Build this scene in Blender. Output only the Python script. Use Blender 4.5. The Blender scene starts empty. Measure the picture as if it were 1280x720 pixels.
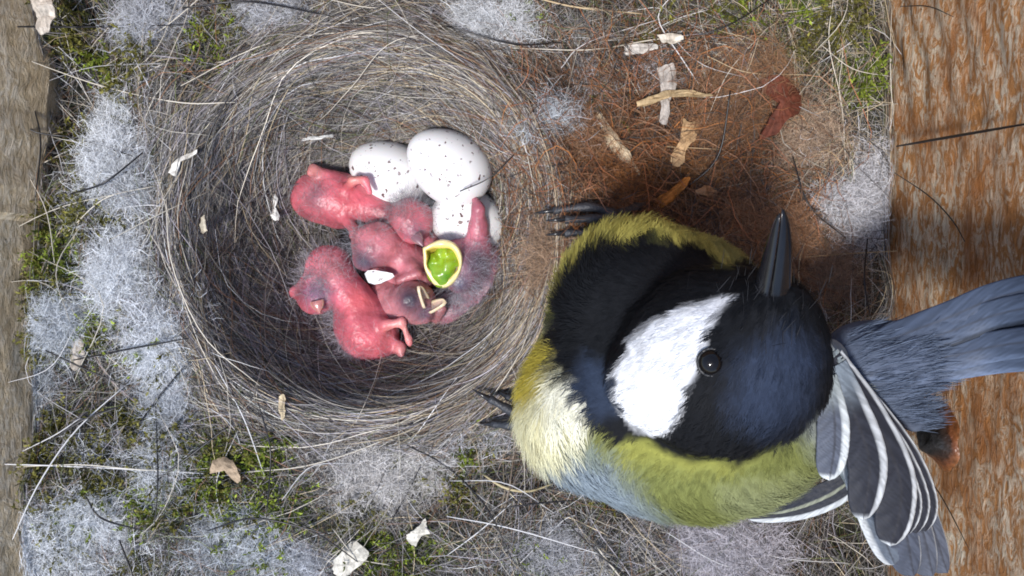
import bpy, math, random
import numpy as np
from mathutils import Vector

# ------------------------------------------------------------------ camera, sky, sun, exposure
# lengths below are in centimetres; U turns them into metres
U = 0.01
scene = bpy.context.scene
CAMZ, FOC = 17.0, 1000.0            # camera height over the cup bottom (cm); focal length in photo pixels

cam_d = bpy.data.cameras.new('camera')
cam_d.sensor_width = 36.0
cam_d.lens = 36.0 * FOC / 1280.0
cam_d.clip_start = 0.002
cam_d.clip_end = 100.0
cam = bpy.data.objects.new('camera', cam_d)
cam.location = (0, 0, CAMZ * U)
scene.collection.objects.link(cam)
scene.camera = cam

SUN_DIR = Vector((0.24, 0.36, -0.90)).normalized()      # the way the light travels
elev = math.asin(-SUN_DIR.z)
world = bpy.data.worlds.new('World')
scene.world = world
world.use_nodes = True
wn = world.node_tree
sky = wn.nodes.new('ShaderNodeTexSky')
sky.sky_type = 'NISHITA'
sky.sun_disc = False
sky.sun_elevation = elev
sky.sun_rotation = math.atan2(-SUN_DIR.x, -SUN_DIR.y)
wn.links.new(sky.outputs['Color'], wn.nodes['Background'].inputs['Color'])
wn.nodes['Background'].inputs['Strength'].default_value = 0.14

sun_d = bpy.data.lights.new('sun', 'SUN')
sun_d.energy = 2.6
sun_d.angle = math.radians(9.0)
sun_d.color = (1.0, 0.97, 0.94)
sun = bpy.data.objects.new('sun', sun_d)
sun.rotation_euler = SUN_DIR.to_track_quat('-Z', 'Y').to_euler()
sun.location = (0, -0.3, 0.5)
scene.collection.objects.link(sun)

vs = scene.view_settings
vs.view_transform = 'Standard'
vs.look = 'None'
vs.exposure = 0.72
vs.gamma = 1.0
vs.use_curve_mapping = False
scene.cycles.use_denoising = True
scene.cycles.filter_width = 1.8
scene.cycles.max_bounces = 6
scene.cycles.diffuse_bounces = 4
scene.cycles.glossy_bounces = 2

rng = np.random.default_rng(11)
random.seed(5)
COL = scene.collection

# ------------------------------------------------------------------ helpers
def P(px, py, d):
    """photo pixel + distance below the camera (cm) -> point in cm"""
    return np.array([(px - 640.0) * d / FOC, (360.0 - py) * d / FOC, CAMZ - d])

def empty(name, at_cm, label, cat, group=None):
    o = bpy.data.objects.new(name, None)
    o.empty_display_size = 0.005
    o.location = [c * U for c in at_cm]
    o['label'] = label
    o['category'] = cat
    if group:
        o['group'] = group
    COL.objects.link(o)
    return o

def world_loc(o):
    v = Vector((0, 0, 0))
    while o is not None:
        v = v + o.location
        o = o.parent
    return v

def obj(name, verts, faces, mat, parent=None, col=None, smooth=True, at_cm=None,
        label=None, cat=None, kind=None, group=None):
    """verts in cm (world); faces: (F,3) or (F,4) int array or list"""
    verts = np.asarray(verts, dtype=np.float64)
    if parent is not None:
        org = np.array(world_loc(parent)) / U
    else:
        org = np.array(at_cm if at_cm is not None else [verts[:, 0].mean(), verts[:, 1].mean(), verts[:, 2].min()])
    v = ((verts - org) * U).astype(np.float32)
    me = bpy.data.meshes.new(name)
    if isinstance(faces, list):
        me.from_pydata(v.tolist(), [], [list(map(int, f)) for f in faces])
    else:
        faces = np.asarray(faces, dtype=np.int32)
        F, K = faces.shape
        me.vertices.add(len(v))
        me.vertices.foreach_set('co', v.ravel())
        me.loops.add(F * K)
        me.loops.foreach_set('vertex_index', faces.ravel())
        me.polygons.add(F)
        me.polygons.foreach_set('loop_start', np.arange(0, F * K, K, dtype=np.int32))
        me.update(calc_edges=True)
    if col is not None:
        col = np.asarray(col, dtype=np.float32)
        if col.ndim == 1:
            col = np.tile(col, (len(v), 1))
        a = me.color_attributes.new('Col', 'FLOAT_COLOR', 'POINT')
        rgba = np.ones((len(v), 4), dtype=np.float32)
        rgba[:, :3] = np.clip(col, 0, 1)
        a.data.foreach_set('color', rgba.ravel())
    if smooth:
        me.polygons.foreach_set('use_smooth', np.ones(len(me.polygons), dtype=bool))
    me.materials.append(mat)
    me.validate()
    o = bpy.data.objects.new(name, me)
    if parent is not None:
        o.parent = parent
    else:
        o.location = [c * U for c in org]
    if label: o['label'] = label
    if cat: o['category'] = cat
    if kind: o['kind'] = kind
    if group: o['group'] = group
    COL.objects.link(o)
    return o

def norm(a):
    return a / np.maximum(np.linalg.norm(a, axis=-1, keepdims=True), 1e-9)

def ribbons(pts, w, col, taper=True, flat=None):
    """pts (N,S,3), w (N,) widths, col (N,3) or (N,S,3) -> verts, quads, vertex colours"""
    N, S, _ = pts.shape
    tan = norm(np.gradient(pts, axis=1))
    ref = flat if flat is not None else norm(rng.normal(size=(N, 1, 3)) + np.array([0, 0, 0.9]))
    side = norm(np.cross(tan, np.broadcast_to(ref, tan.shape)))
    prof = np.ones(S)
    if taper:
        t = np.linspace(0, 1, S)
        prof = 0.25 + 0.75 * np.sin(np.pi * np.clip(t * 0.92 + 0.08, 0, 1)) ** 0.5
    ww = (w[:, None] * prof[None, :])[..., None] * 0.5
    v = np.stack([pts - side * ww, pts + side * ww], axis=2).reshape(-1, 3)
    base = (np.arange(N)[:, None] * S + np.arange(S - 1)[None, :]) * 2
    f = np.stack([base, base + 1, base + 3, base + 2], axis=-1).reshape(-1, 4)
    if col.ndim == 2:
        col = np.repeat(col[:, None, :], S, axis=1)
    c = np.repeat(col.reshape(-1, 3), 2, axis=0)
    return v, f, c

def tube(pts, rad, sides=6, cap=True):
    """one tapered tube along pts (S,3); rad scalar or (S,)"""
    pts = np.asarray(pts, float)
    S = len(pts)
    rad = np.broadcast_to(np.asarray(rad, float), (S,))
    tan = norm(np.gradient(pts, axis=0))
    ref = np.array([0.13, 0.31, 1.0]) if abs(tan[:, 2]).mean() < 0.8 else np.array([1.0, 0.2, 0.1])
    a = norm(np.cross(tan, ref)); b = np.cross(tan, a)
    ang = np.linspace(0, 2 * np.pi, sides, endpoint=False)
    v = pts[:, None, :] + rad[:, None, None] * (np.cos(ang)[None, :, None] * a[:, None, :] + np.sin(ang)[None, :, None] * b[:, None, :])
    v = v.reshape(-1, 3)
    f = []
    for i in range(S - 1):
        for k in range(sides):
            k2 = (k + 1) % sides
            f.append((i * sides + k, i * sides + k2, (i + 1) * sides + k2, (i + 1) * sides + k))
    if cap:
        f.append(tuple(range(sides - 1, -1, -1)))
        f.append(tuple(range((S - 1) * sides, S * sides)))
    return v, f

def spline(ctrl, n):
    """Catmull-Rom through control points"""
    c = np.asarray(ctrl, float)
    if len(c) == 2:
        t = np.linspace(0, 1, n)[:, None]
        return c[0] * (1 - t) + c[1] * t
    c = np.vstack([2 * c[0] - c[1], c, 2 * c[-1] - c[-2]])
    m = len(c) - 3
    out = []
    for s in np.linspace(0, m - 1e-6, n):
        i = int(s); t = s - i
        p0, p1, p2, p3 = c[i:i + 4]
        out.append(0.5 * (2 * p1 + (p2 - p0) * t + (2 * p0 - 5 * p1 + 4 * p2 - p3) * t * t + (3 * p1 - p0 - 3 * p2 + p3) * t ** 3))
    return np.array(out)

def merge(parts):
    V, F, C, n = [], [], [], 0
    for p in parts:
        V.append(p[0]); F.extend([tuple(int(i) + n for i in f) for f in p[1]])
        if len(p) > 2:
            C.append(p[2] if np.ndim(p[2]) == 2 else np.tile(p[2], (len(p[0]), 1)))
        n += len(p[0])
    return np.vstack(V), F, (np.vstack(C) if C else None)

# value noise on a lattice (numpy), 2-D and 3-D
_tab = np.random.default_rng(3).random(4096)
def vnoise(*xs):
    xs = [np.asarray(x, float) for x in xs]
    fl = [np.floor(x).astype(np.int64) for x in xs]
    fr = [x - f for x, f in zip(xs, fl)]
    fr = [t * t * (3 - 2 * t) for t in fr]
    out = 0
    K = [73856093, 19349663, 83492791]
    for corner in range(2 ** len(xs)):
        h = 0; wgt = 1.0
        for a in range(len(xs)):
            bit = corner >> a & 1
            h = h ^ ((fl[a] + bit) * K[a])
            wgt = wgt * (fr[a] if bit else 1 - fr[a])
        out = out + wgt * _tab[np.abs(h ^ (h >> 13)) % 4096]
    return out

def fbm(*xs, oct=4):
    s, a, t = 0, 0.5, 0
    for o in range(oct):
        s = s + a * vnoise(*[x * 2 ** o + 17.3 * o for x in xs]); t += a; a *= 0.5
    return s / t

def sstep(a, b, x):
    t = np.clip((x - a) / (b - a), 0, 1)
    return t * t * (3 - 2 * t)

# ---- signed distance shapes and a surface-net mesher (one continuous skin per animal)
def s_ell(c, r, axes=None):
    c = np.asarray(c, float); r = np.asarray(r, float)
    A = np.eye(3) if axes is None else np.asarray(axes, float)
    def f(p):
        q = (p - c) @ A.T
        k0 = np.linalg.norm(q / r, axis=-1); k1 = np.linalg.norm(q / (r * r), axis=-1)
        return k0 * (k0 - 1) / np.maximum(k1, 1e-6)
    return f, c - r.max(), c + r.max()

def s_cap(a, b, ra, rb):
    a = np.asarray(a, float); b = np.asarray(b, float)
    def f(p):
        ab = b - a
        t = np.clip(((p - a) @ ab) / max(ab @ ab, 1e-9), 0, 1)
        return np.linalg.norm(p - (a + t[..., None] * ab), axis=-1) - (ra + (rb - ra) * t)
    return f, np.minimum(a - ra, b - rb), np.maximum(a + ra, b + rb)

def frame(dirv, up=(0, 0, 1)):
    x = norm(np.asarray(dirv, float)); z = np.asarray(up, float)
    y = norm(np.cross(z, x)); z = np.cross(x, y)
    return np.array([x, y, z])

def skin_mesh(shapes, k, h, disp=None):
    """shapes: list of (sdf, lo, hi) or (sdf, lo, hi, 'cut'); smooth union radius k; voxel h (cm)"""
    lo = np.min([s[1] for s in shapes], axis=0) - 3 * h - k
    hi = np.max([s[2] for s in shapes], axis=0) + 3 * h + k
    n = np.ceil((hi - lo) / h).astype(int) + 1
    gx, gy, gz = [lo[a] + h * np.arange(n[a]) for a in range(3)]
    p = np.stack(np.meshgrid(gx, gy, gz, indexing='ij'), axis=-1)
    d = None
    for s in shapes:
        e = s[0](p)
        if d is None:
            d = e
        elif len(s) > 3:
            kk = k * 0.4
            hh = np.clip(0.5 - 0.5 * (d + e) / kk, 0, 1)
            d = d * (1 - hh) + (-e) * hh + kk * hh * (1 - hh)
        else:
            hh = np.clip(0.5 + 0.5 * (e - d) / k, 0, 1)
            d = e * (1 - hh) + d * hh - k * hh * (1 - hh)
    if disp is not None:
        d = d + disp(p)
    ins = d < 0
    c = [(i, j, l) for i in (0, 1) for j in (0, 1) for l in (0, 1)]
    m = [x - 1 for x in n]
    sub = lambda a, o: a[o[0]:o[0] + m[0], o[1]:o[1] + m[1], o[2]:o[2] + m[2]]
    cnt = sum(sub(ins, o).astype(int) for o in c)
    act = (cnt > 0) & (cnt < 8)
    idx = -np.ones(m, dtype=np.int64)
    idx[act] = np.arange(act.sum())
    ci = np.argwhere(act)
    acc = np.zeros((len(ci), 3)); num = np.zeros(len(ci))
    for a in range(8):
        for b in range(a + 1, 8):
            oa, ob = np.array(c[a]), np.array(c[b])
            if np.abs(oa - ob).sum() != 1: continue
            ia = ci + oa; ib = ci + ob
            da = d[ia[:, 0], ia[:, 1], ia[:, 2]]; db = d[ib[:, 0], ib[:, 1], ib[:, 2]]
            x = (da < 0) != (db < 0)
            t = np.where(x, da / np.where(x, da - db, 1), 0)
            acc += np.where(x[:, None], oa + t[:, None] * (ob - oa), 0); num += x
    v = lo + h * (ci + acc / num[:, None])
    faces = []
    for ax in range(3):
        o = [0, 0, 0]; o[ax] = 1
        s0 = ins[:n[0] - o[0], :n[1] - o[1], :n[2] - o[2]]; s1 = ins[o[0]:, o[1]:, o[2]:]
        e = np.argwhere(s0 != s1)
        b1, b2 = (ax + 1) % 3, (ax + 2) % 3
        e = e[(e[:, b1] > 0) & (e[:, b2] > 0)]
        q = []
        for (u, w) in ((0, 0), (1, 0), (1, 1), (0, 1)):
            t = e.copy(); t[:, b1] -= u; t[:, b2] -= w
            q.append(idx[t[:, 0], t[:, 1], t[:, 2]])
        q = np.stack(q, axis=1)
        fl = s0[e[:, 0], e[:, 1], e[:, 2]]
        q = np.where(fl[:, None], q[:, ::-1], q)
        faces.append(q[:, ::-1])
    f = np.vstack(faces)
    f = f[(f >= 0).all(axis=1)]
    # orient outward
    return v, f

def vnormals(v, f):
    nrm = np.cross(v[f[:, 2]] - v[f[:, 0]], v[f[:, 3]] - v[f[:, 1]])
    out = np.zeros_like(v)
    for k in range(4):
        np.add.at(out, f[:, k], nrm)
    return norm(out)

def fix_out(v, f):
    c = v.mean(axis=0)
    n = vnormals(v, f)
    if ((v - c) * n).sum() < 0:
        f = f[:, ::-1]
    return v, np.ascontiguousarray(f)

def poly_sd(px, py, poly):
    """signed distance in pixels (negative inside)"""
    poly = np.asarray(poly, float)
    d = np.full(px.shape, 1e9); ins = np.zeros(px.shape, bool)
    for i in range(len(poly)):
        a = poly[i]; b = poly[(i + 1) % len(poly)]
        e = b - a
        t = np.clip(((px - a[0]) * e[0] + (py - a[1]) * e[1]) / (e @ e), 0, 1)
        d = np.minimum(d, np.hypot(px - a[0] - t * e[0], py - a[1] - t * e[1]))
        cr = ((a[1] > py) != (b[1] > py)) & (px < (b[0] - a[0]) * (py - a[1]) / (b[1] - a[1] + 1e-12) + a[0])
        ins ^= cr
    return np.where(ins, -d, d)

# ------------------------------------------------------------------ materials
def new_mat(name):
    m = bpy.data.materials.new(name)
    m.use_nodes = True
    return m, m.node_tree, m.node_tree.nodes['Principled BSDF']

def attr_mat(name, rough=0.6, spec=0.3, noise_scale=0, noise_amt=0.0, sss=0.0, sss_r=(0.002, 0.0008, 0.0005),
             sheen=0.0, coat=0.0, bump=0.0, bump_scale=2000, trans=0.0):
    m, nt, b = new_mat(name)
    L = nt.links
    at = nt.nodes.new('ShaderNodeAttribute'); at.attribute_name = 'Col'
    src = at.outputs['Color']
    if noise_scale:
        tc = nt.nodes.new('ShaderNodeTexCoord')
        n = nt.nodes.new('ShaderNodeTexNoise'); n.inputs['Scale'].default_value = noise_scale
        n.inputs['Detail'].default_value = 5
        L.new(tc.outputs['Object'], n.inputs['Vector'])
        mr = nt.nodes.new('ShaderNodeMapRange')
        mr.inputs['From Min'].default_value = 0.25; mr.inputs['From Max'].default_value = 0.75
        mr.inputs['To Min'].default_value = 1 - noise_amt; mr.inputs['To Max'].default_value = 1 + noise_amt
        L.new(n.outputs['Fac'], mr.inputs['Value'])
        mx = nt.nodes.new('ShaderNodeVectorMath'); mx.operation = 'SCALE'
        L.new(src, mx.inputs[0]); L.new(mr.outputs['Result'], mx.inputs['Scale'])
        src = mx.outputs['Vector']
    L.new(src, b.inputs['Base Color'])
    b.inputs['Roughness'].default_value = rough
    b.inputs['Specular IOR Level'].default_value = spec
    if sss:
        b.inputs['Subsurface Weight'].default_value = sss
        b.inputs['Subsurface Radius'].default_value = (1, 0.4, 0.25)
        b.inputs['Subsurface Scale'].default_value = sss_r[0]
    if sheen:
        b.inputs['Sheen Weight'].default_value = sheen
    if coat:
        b.inputs['Coat Weight'].default_value = coat
        b.inputs['Coat Roughness'].default_value = 0.25
    if bump:
        tc = nt.nodes.new('ShaderNodeTexCoord')
        n = nt.nodes.new('ShaderNodeTexNoise'); n.inputs['Scale'].default_value = bump_scale; n.inputs['Detail'].default_value = 4
        L.new(tc.outputs['Object'], n.inputs['Vector'])
        bp = nt.nodes.new('ShaderNodeBump'); bp.inputs['Strength'].default_value = bump; bp.inputs['Distance'].default_value = 0.0004
        L.new(n.outputs['Fac'], bp.inputs['Height']); L.new(bp.outputs['Normal'], b.inputs['Normal'])
    return m

M_FIBRE = attr_mat('dry_fibre', rough=0.55, spec=0.35)
M_WOOL = attr_mat('wool', rough=0.8, spec=0.15, sheen=0.2)
M_MOSS = attr_mat('moss', rough=0.6, spec=0.2)
M_BASE = attr_mat('nest_felt', rough=0.95, spec=0.05, noise_scale=900, noise_amt=0.55, bump=0.9, bump_scale=1500)
M_HAIR = attr_mat('horse_hair', rough=0.35, spec=0.5)
M_BIRD = attr_mat('plumage_skin', rough=0.75, spec=0.1, noise_scale=700, noise_amt=0.2, bump=0.35, bump_scale=1600)
M_BARB = attr_mat('plumage_barbs', rough=0.7, spec=0.10)
M_VANE = attr_mat('flight_feather', rough=0.55, spec=0.2)
M_LEAF = attr_mat('dry_leaf', rough=0.7, spec=0.2, noise_scale=1500, noise_amt=0.3, bump=0.5, bump_scale=1800)
M_CHICK = attr_mat('bare_skin', rough=0.36, spec=0.5, noise_scale=260, noise_amt=0.25, sss=0.45, sss_r=(0.0012,), bump=0.5, bump_scale=1300)
M_GAPE = attr_mat('gape', rough=0.25, spec=0.5, noise_scale=900, noise_amt=0.15, sss=0.3, sss_r=(0.0008,))
M_HORN = attr_mat('bill_horn', rough=0.2, spec=0.4, noise_scale=900, noise_amt=0.2)
M_FOOT = attr_mat('foot_scales', rough=0.4, spec=0.5, noise_scale=1800, noise_amt=0.3, bump=0.5, bump_scale=3000)
M_KNOT = attr_mat('resin_knot', rough=0.35, spec=0.5, noise_scale=900, noise_amt=0.6, bump=0.8, bump_scale=900)

def eye_mat():
    m, nt, b = new_mat('eye')
    b.inputs['Base Color'].default_value = (0.006, 0.005, 0.005, 1)
    b.inputs['Roughness'].default_value = 0.08
    b.inputs['Specular IOR Level'].default_value = 0.3
    return m
M_EYE = eye_mat()

def egg_mat():
    m, nt, b = new_mat('speckled_eggshell')
    L = nt.links; N = nt.nodes
    tc = N.new('ShaderNodeTexCoord')
    wob = N.new('ShaderNodeTexNoise'); wob.inputs['Scale'].default_value = 900; wob.inputs['Detail'].default_value = 3
    L.new(tc.outputs['Object'], wob.inputs['Vector'])
    off = N.new('ShaderNodeVectorMath'); off.operation = 'MULTIPLY_ADD'
    off.inputs[1].default_value = (0.0016, 0.0016, 0.0016)
    L.new(wob.outputs['Color'], off.inputs[0]); L.new(tc.outputs['Object'], off.inputs[2])
    fac = None
    for sc, th, lo in ((540, 0.135, 0.58), (1050, 0.17, 0.62)):
        vo = N.new('ShaderNodeTexVoronoi'); vo.inputs['Scale'].default_value = sc
        L.new(off.outputs['Vector'], vo.inputs['Vector'])
        dist = N.new('ShaderNodeMapRange'); dist.inputs['From Min'].default_value = th; dist.inputs['From Max'].default_value = th + 0.10
        dist.inputs['To Min'].default_value = 1; dist.inputs['To Max'].default_value = 0
        L.new(vo.outputs['Distance'], dist.inputs['Value'])
        sep = N.new('ShaderNodeSeparateColor'); L.new(vo.outputs['Color'], sep.inputs['Color'])
        keep = N.new('ShaderNodeMath'); keep.operation = 'GREATER_THAN'; keep.inputs[1].default_value = lo
        L.new(sep.outputs['Red'], keep.inputs[0])
        mul = N.new('ShaderNodeMath'); mul.operation = 'MULTIPLY'
        L.new(dist.outputs['Result'], mul.inputs[0]); L.new(keep.outputs['Value'], mul.inputs[1])
        st = N.new('ShaderNodeMath'); st.operation = 'MULTIPLY'
        L.new(mul.outputs['Value'], st.inputs[0]); L.new(sep.outputs['Green'], st.inputs[1])
        st2 = N.new('ShaderNodeMath'); st2.operation = 'MULTIPLY_ADD'; st2.use_clamp = True
        st2.inputs[1].default_value = 0.55; L.new(mul.outputs['Value'], st2.inputs[0]); L.new(st.outputs['Value'], st2.inputs[2])
        if fac is None: fac = st2
        else:
            mm = N.new('ShaderNodeMath'); mm.operation = 'MAXIMUM'
            L.new(fac.outputs['Value'], mm.inputs[0]); L.new(st2.outputs['Value'], mm.inputs[1]); fac = mm
    mix = N.new('ShaderNodeMix'); mix.data_type = 'RGBA'
    mix.inputs['A'].default_value = (0.76, 0.75, 0.74, 1)
    mix.inputs['B'].default_value = (0.10, 0.045, 0.04, 1)
    L.new(fac.outputs['Value'], mix.inputs['Factor'])
    L.new(mix.outputs['Result'], b.inputs['Base Color'])
    b.inputs['Roughness'].default_value = 0.42
    b.inputs['Specular IOR Level'].default_value = 0.35
    b.inputs['Subsurface Weight'].default_value = 0.1
    b.inputs['Subsurface Scale'].default_value = 0.0006
    return m
M_EGG = egg_mat()

def wood_mat(name, dark, mid, pale, pale_amt, along='Y'):
    """rough-sawn board: torn pale fibres over a reddish ground, streaks running along the board"""
    m, nt, b = new_mat(name)
    L = nt.links; N = nt.nodes
    tc = N.new('ShaderNodeTexCoord')
    def nz(scale, vec_scale, detail=6, rough=0.6, dist=0.0, rot=(0, 0, 0)):
        mp = N.new('ShaderNodeMapping'); mp.inputs['Scale'].default_value = vec_scale; mp.inputs['Rotation'].default_value = rot
        L.new(tc.outputs['Object'], mp.inputs['Vector'])
        n = N.new('ShaderNodeTexNoise'); n.inputs['Scale'].default_value = scale
        n.inputs['Detail'].default_value = detail; n.inputs['Roughness'].default_value = rough
        n.inputs['Distortion'].default_value = dist
        L.new(mp.outputs['Vector'], n.inputs['Vector'])
        return n.outputs['Fac']
    def ramp(src, stops):
        r = N.new('ShaderNodeValToRGB')
        r.color_ramp.elements[0].position = stops[0][0]; r.color_ramp.elements[0].color = stops[0][1]
        r.color_ramp.elements[1].position = stops[-1][0]; r.color_ramp.elements[1].color = stops[-1][1]
        for p, c in stops[1:-1]:
            e = r.color_ramp.elements.new(p); e.color = c
        L.new(src, r.inputs['Fac'])
        return r.outputs['Color']
    g = lambda x: (x, x, x, 1)
    fine = nz(300, (1, 1.0, 3.4), 6, 0.62, 0.6)
    broad = nz(60, (1, 1, 1.8), 5, 0.65, 0.5)
    tear = nz(330, (1, 0.9, 2.0), 7, 0.74, 1.4, (0.15, 0, 0))
    base = ramp(broad, [(0.3, (*dark, 1)), (0.7, (*mid, 1))])
    tmask = ramp(tear, [(0.47 - pale_amt, g(0)), (0.58 - pale_amt, g(1))])
    bmask = ramp(broad, [(0.36, g(0.2)), (0.56, g(1.0))])
    mul = N.new('ShaderNodeMath'); mul.operation = 'MULTIPLY'
    L.new(tmask, mul.inputs[0]); L.new(bmask, mul.inputs[1])
    mix = N.new('ShaderNodeMix'); mix.data_type = 'RGBA'
    L.new(mul.outputs['Value'], mix.inputs['Factor']); L.new(base, mix.inputs['A']); mix.inputs['B'].default_value = (*pale, 1)
    fm = ramp(fine, [(0.28, g(0.62)), (0.52, g(1.05))])
    mx = N.new('ShaderNodeMix'); mx.data_type = 'RGBA'; mx.blend_type = 'MULTIPLY'; mx.inputs['Factor'].default_value = 0.9
    L.new(mix.outputs['Result'], mx.inputs['A']); L.new(fm, mx.inputs['B'])
    L.new(mx.outputs['Result'], b.inputs['Base Color'])
    b.inputs['Roughness'].default_value = 0.75
    b.inputs['Specular IOR Level'].default_value = 0.25
    add = N.new('ShaderNodeMath'); add.operation = 'ADD'
    L.new(fine, add.inputs[0]); L.new(tear, add.inputs[1])
    bp = N.new('ShaderNodeBump'); bp.inputs['Strength'].default_value = 1.0; bp.inputs['Distance'].default_value = 0.0018
    L.new(add.outputs['Value'], bp.inputs['Height']); L.new(bp.outputs['Normal'], b.inputs['Normal'])
    return m
M_WOOD = wood_mat('rough_sawn_pine', (0.44, 0.165, 0.045), (0.64, 0.31, 0.11), (0.86, 0.72, 0.54), 0.012)
M_WOOD2 = wood_mat('weathered_pine', (0.52, 0.40, 0.24), (0.66, 0.54, 0.36), (0.78, 0.69, 0.54), 0.02)

# ------------------------------------------------------------------ the nest's relief
XR, XL, YF, YB = 6.85, -8.5, -7.2, 7.2       # inner faces of the box
CUP = np.array([-2.42, 0.98]); RC = 2.98

def cup_r(x, y):
    dx, dy = x - CUP[0], (y - CUP[1]) * 0.985
    a = np.arctan2(dy, dx)
    return np.hypot(dx, dy) / (RC * (1 + 0.03 * np.sin(2 * a + 0.7) + 0.02 * np.sin(5 * a)))

def nest_z(x, y):
    x = np.asarray(x, float); y = np.asarray(y, float)
    r = cup_r(x, y)
    outer = 3.15 + 0.55 * (fbm(x * 0.45 + 5, y * 0.45 + 9, oct=3) - 0.5) * 2 * sstep(0.95, 1.5, r)
    outer = outer + 0.30 * (fbm(x * 1.2 + 2, y * 1.2 + 4, oct=2) - 0.5) * 2 * sstep(1.05, 1.4, r)
    outer = outer - 0.45 * sstep(4.5, 8.5, np.abs(x + 0.8)) + 0.22 * np.exp(-((r - 1.08) / 0.16) ** 2)
    # hollow of the old brown litter at the upper right, and the gap in the left corner
    outer = outer - 0.6 * np.exp(-(((x - 2.9) / 1.6) ** 2 + ((y - 2.2) / 1.5) ** 2))
    outer = outer - 0.8 * np.exp(-(((x + 7.6) / 0.8) ** 2 + ((y - 3.9) / 1.3) ** 2))
    t = np.clip((r - 0.22) / 0.80, 0, None)
    bowl = 0.15 + 3.1 * t ** 2.0
    k = 0.35
    h = np.clip(0.5 + 0.5 * (outer - bowl) / k, 0, 1)
    return outer * (1 - h) + bowl * h - k * h * (1 - h)

def surf(px, py):
    """point of the nest surface seen at a photo pixel (cm)"""
    d = 14.0
    for _ in range(30):
        q = P(px, py, d)
        d = 0.5 * d + 0.5 * (CAMZ - float(nest_z(q[0], q[1])))
    return P(px, py, d)

WOOL = [  # px, py, half-width, half-height (px), colour, amount
    (145, 185, 34, 80, (.80, .83, .86), 1.1), (150, 330, 26, 55, (.80, .83, .86), 1.0), (195, 430, 36, 60, (.78, .81, .85), 1.0), (160, 255, 20, 40, (.70, .73, .76), .7),
    (70, 400, 30, 36, (.66, .70, .74), .8), (105, 655, 70, 62, (.84, .87, .90), 1.2), (170, 590, 60, 34, (.74, .77, .80), .8), (215, 505, 30, 34, (.62, .65, .69), .7),
    (470, 592, 80, 36, (.74, .71, .68), 1.1), (1063, 250, 50, 55, (.74, .74, .78), 1.1), (610, 26, 62, 28, (.74, .76, .78), 1.0),
    (900, 680, 80, 38, (.56, .53, .57), .8), (1000, 178, 36, 34, (.52, .38, .27), .9), (690, 150, 26, 14, (.66, .71, .76), .6),
    (300, 680, 50, 32, (.68, .72, .76), .8), (780, 88, 55, 26, (.60, .58, .60), .6), (595, 548, 34, 16, (.68, .68, .70), .7),
    (190, 26, 34, 26, (.56, .58, .62), .7), (340, 20, 50, 16, (.56, .57, .60), .5), (690, 690, 50, 28, (.52, .52, .54), .5), (45, 470, 18, 30, (.50, .53, .56), .5),
    (380, 700, 30, 18, (.60, .62, .66), .5),
    # fluffed brown hair behind the bird
    (960, 290, 60, 60, (.44, .24, .13), 1.0), (850, 215, 60, 40, (.34, .16, .06), .8), (930, 110, 50, 40, (.34, .19, .10), .7), (765, 225, 45, 45, (.36, .15, .05), .8),
    (1030, 340, 40, 40, (.34, .22, .15), .8), (900, 160, 60, 40, (.30, .15, .07), .7), (690, 330, 20, 50, (.42, .28, .18), .6), (720, 180, 30, 30, (.36, .20, .11), .6),
]
MOSS = [  # px, py, half-width, half-height, tint
    (270, 58, 36, 26, 0), (88, 38, 22, 34, 1), (72, 335, 26, 44, 0), (22, 360, 18, 24, 1), (128, 408, 28, 22, 0),
    (172, 566, 40, 20, 1), (182, 634, 44, 16, 0), (250, 604, 36, 18, 0), (362, 622, 30, 40, 0), (585, 568, 18, 26, 0),
    (584, 618, 14, 14, 1), (490, 694, 52, 24, 0), (1076, 98, 18, 22, 0), (232, 150, 18, 26, 1), (740, 126, 18, 10, 1),
    (110, 188, 24, 18, 1), (340, 505, 20, 16, 1), (440, 640, 22, 16, 1), (1050, 20, 26, 16, 1), (330, 690, 24, 14, 0),
    (120, 270, 18, 16, 1), (660, 705, 24, 12, 0), (1000, 60, 20, 14, 1), (185, 320, 14, 20, 1),
]
WOOL3 = [(surf(w[0], w[1]), w) for w in WOOL]
for _ in range(60):
    mx_, my_ = (rng.uniform(40, 330), rng.uniform(10, 715)) if rng.random() < .6 else (rng.uniform(200, 1100), rng.uniform(540, 715) if rng.random() < .7 else rng.uniform(5, 60))
    MOSS.append((mx_, my_, rng.uniform(8, 22), rng.uniform(6, 18), 1 if rng.random() < .75 else 0))
MOSS = [m_ for m_ in MOSS if math.hypot(m_[0] - 452, m_[1] - 285) > 278]
MOSS3 = [(surf(m[0], m[1]), m) for m in MOSS]

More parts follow.
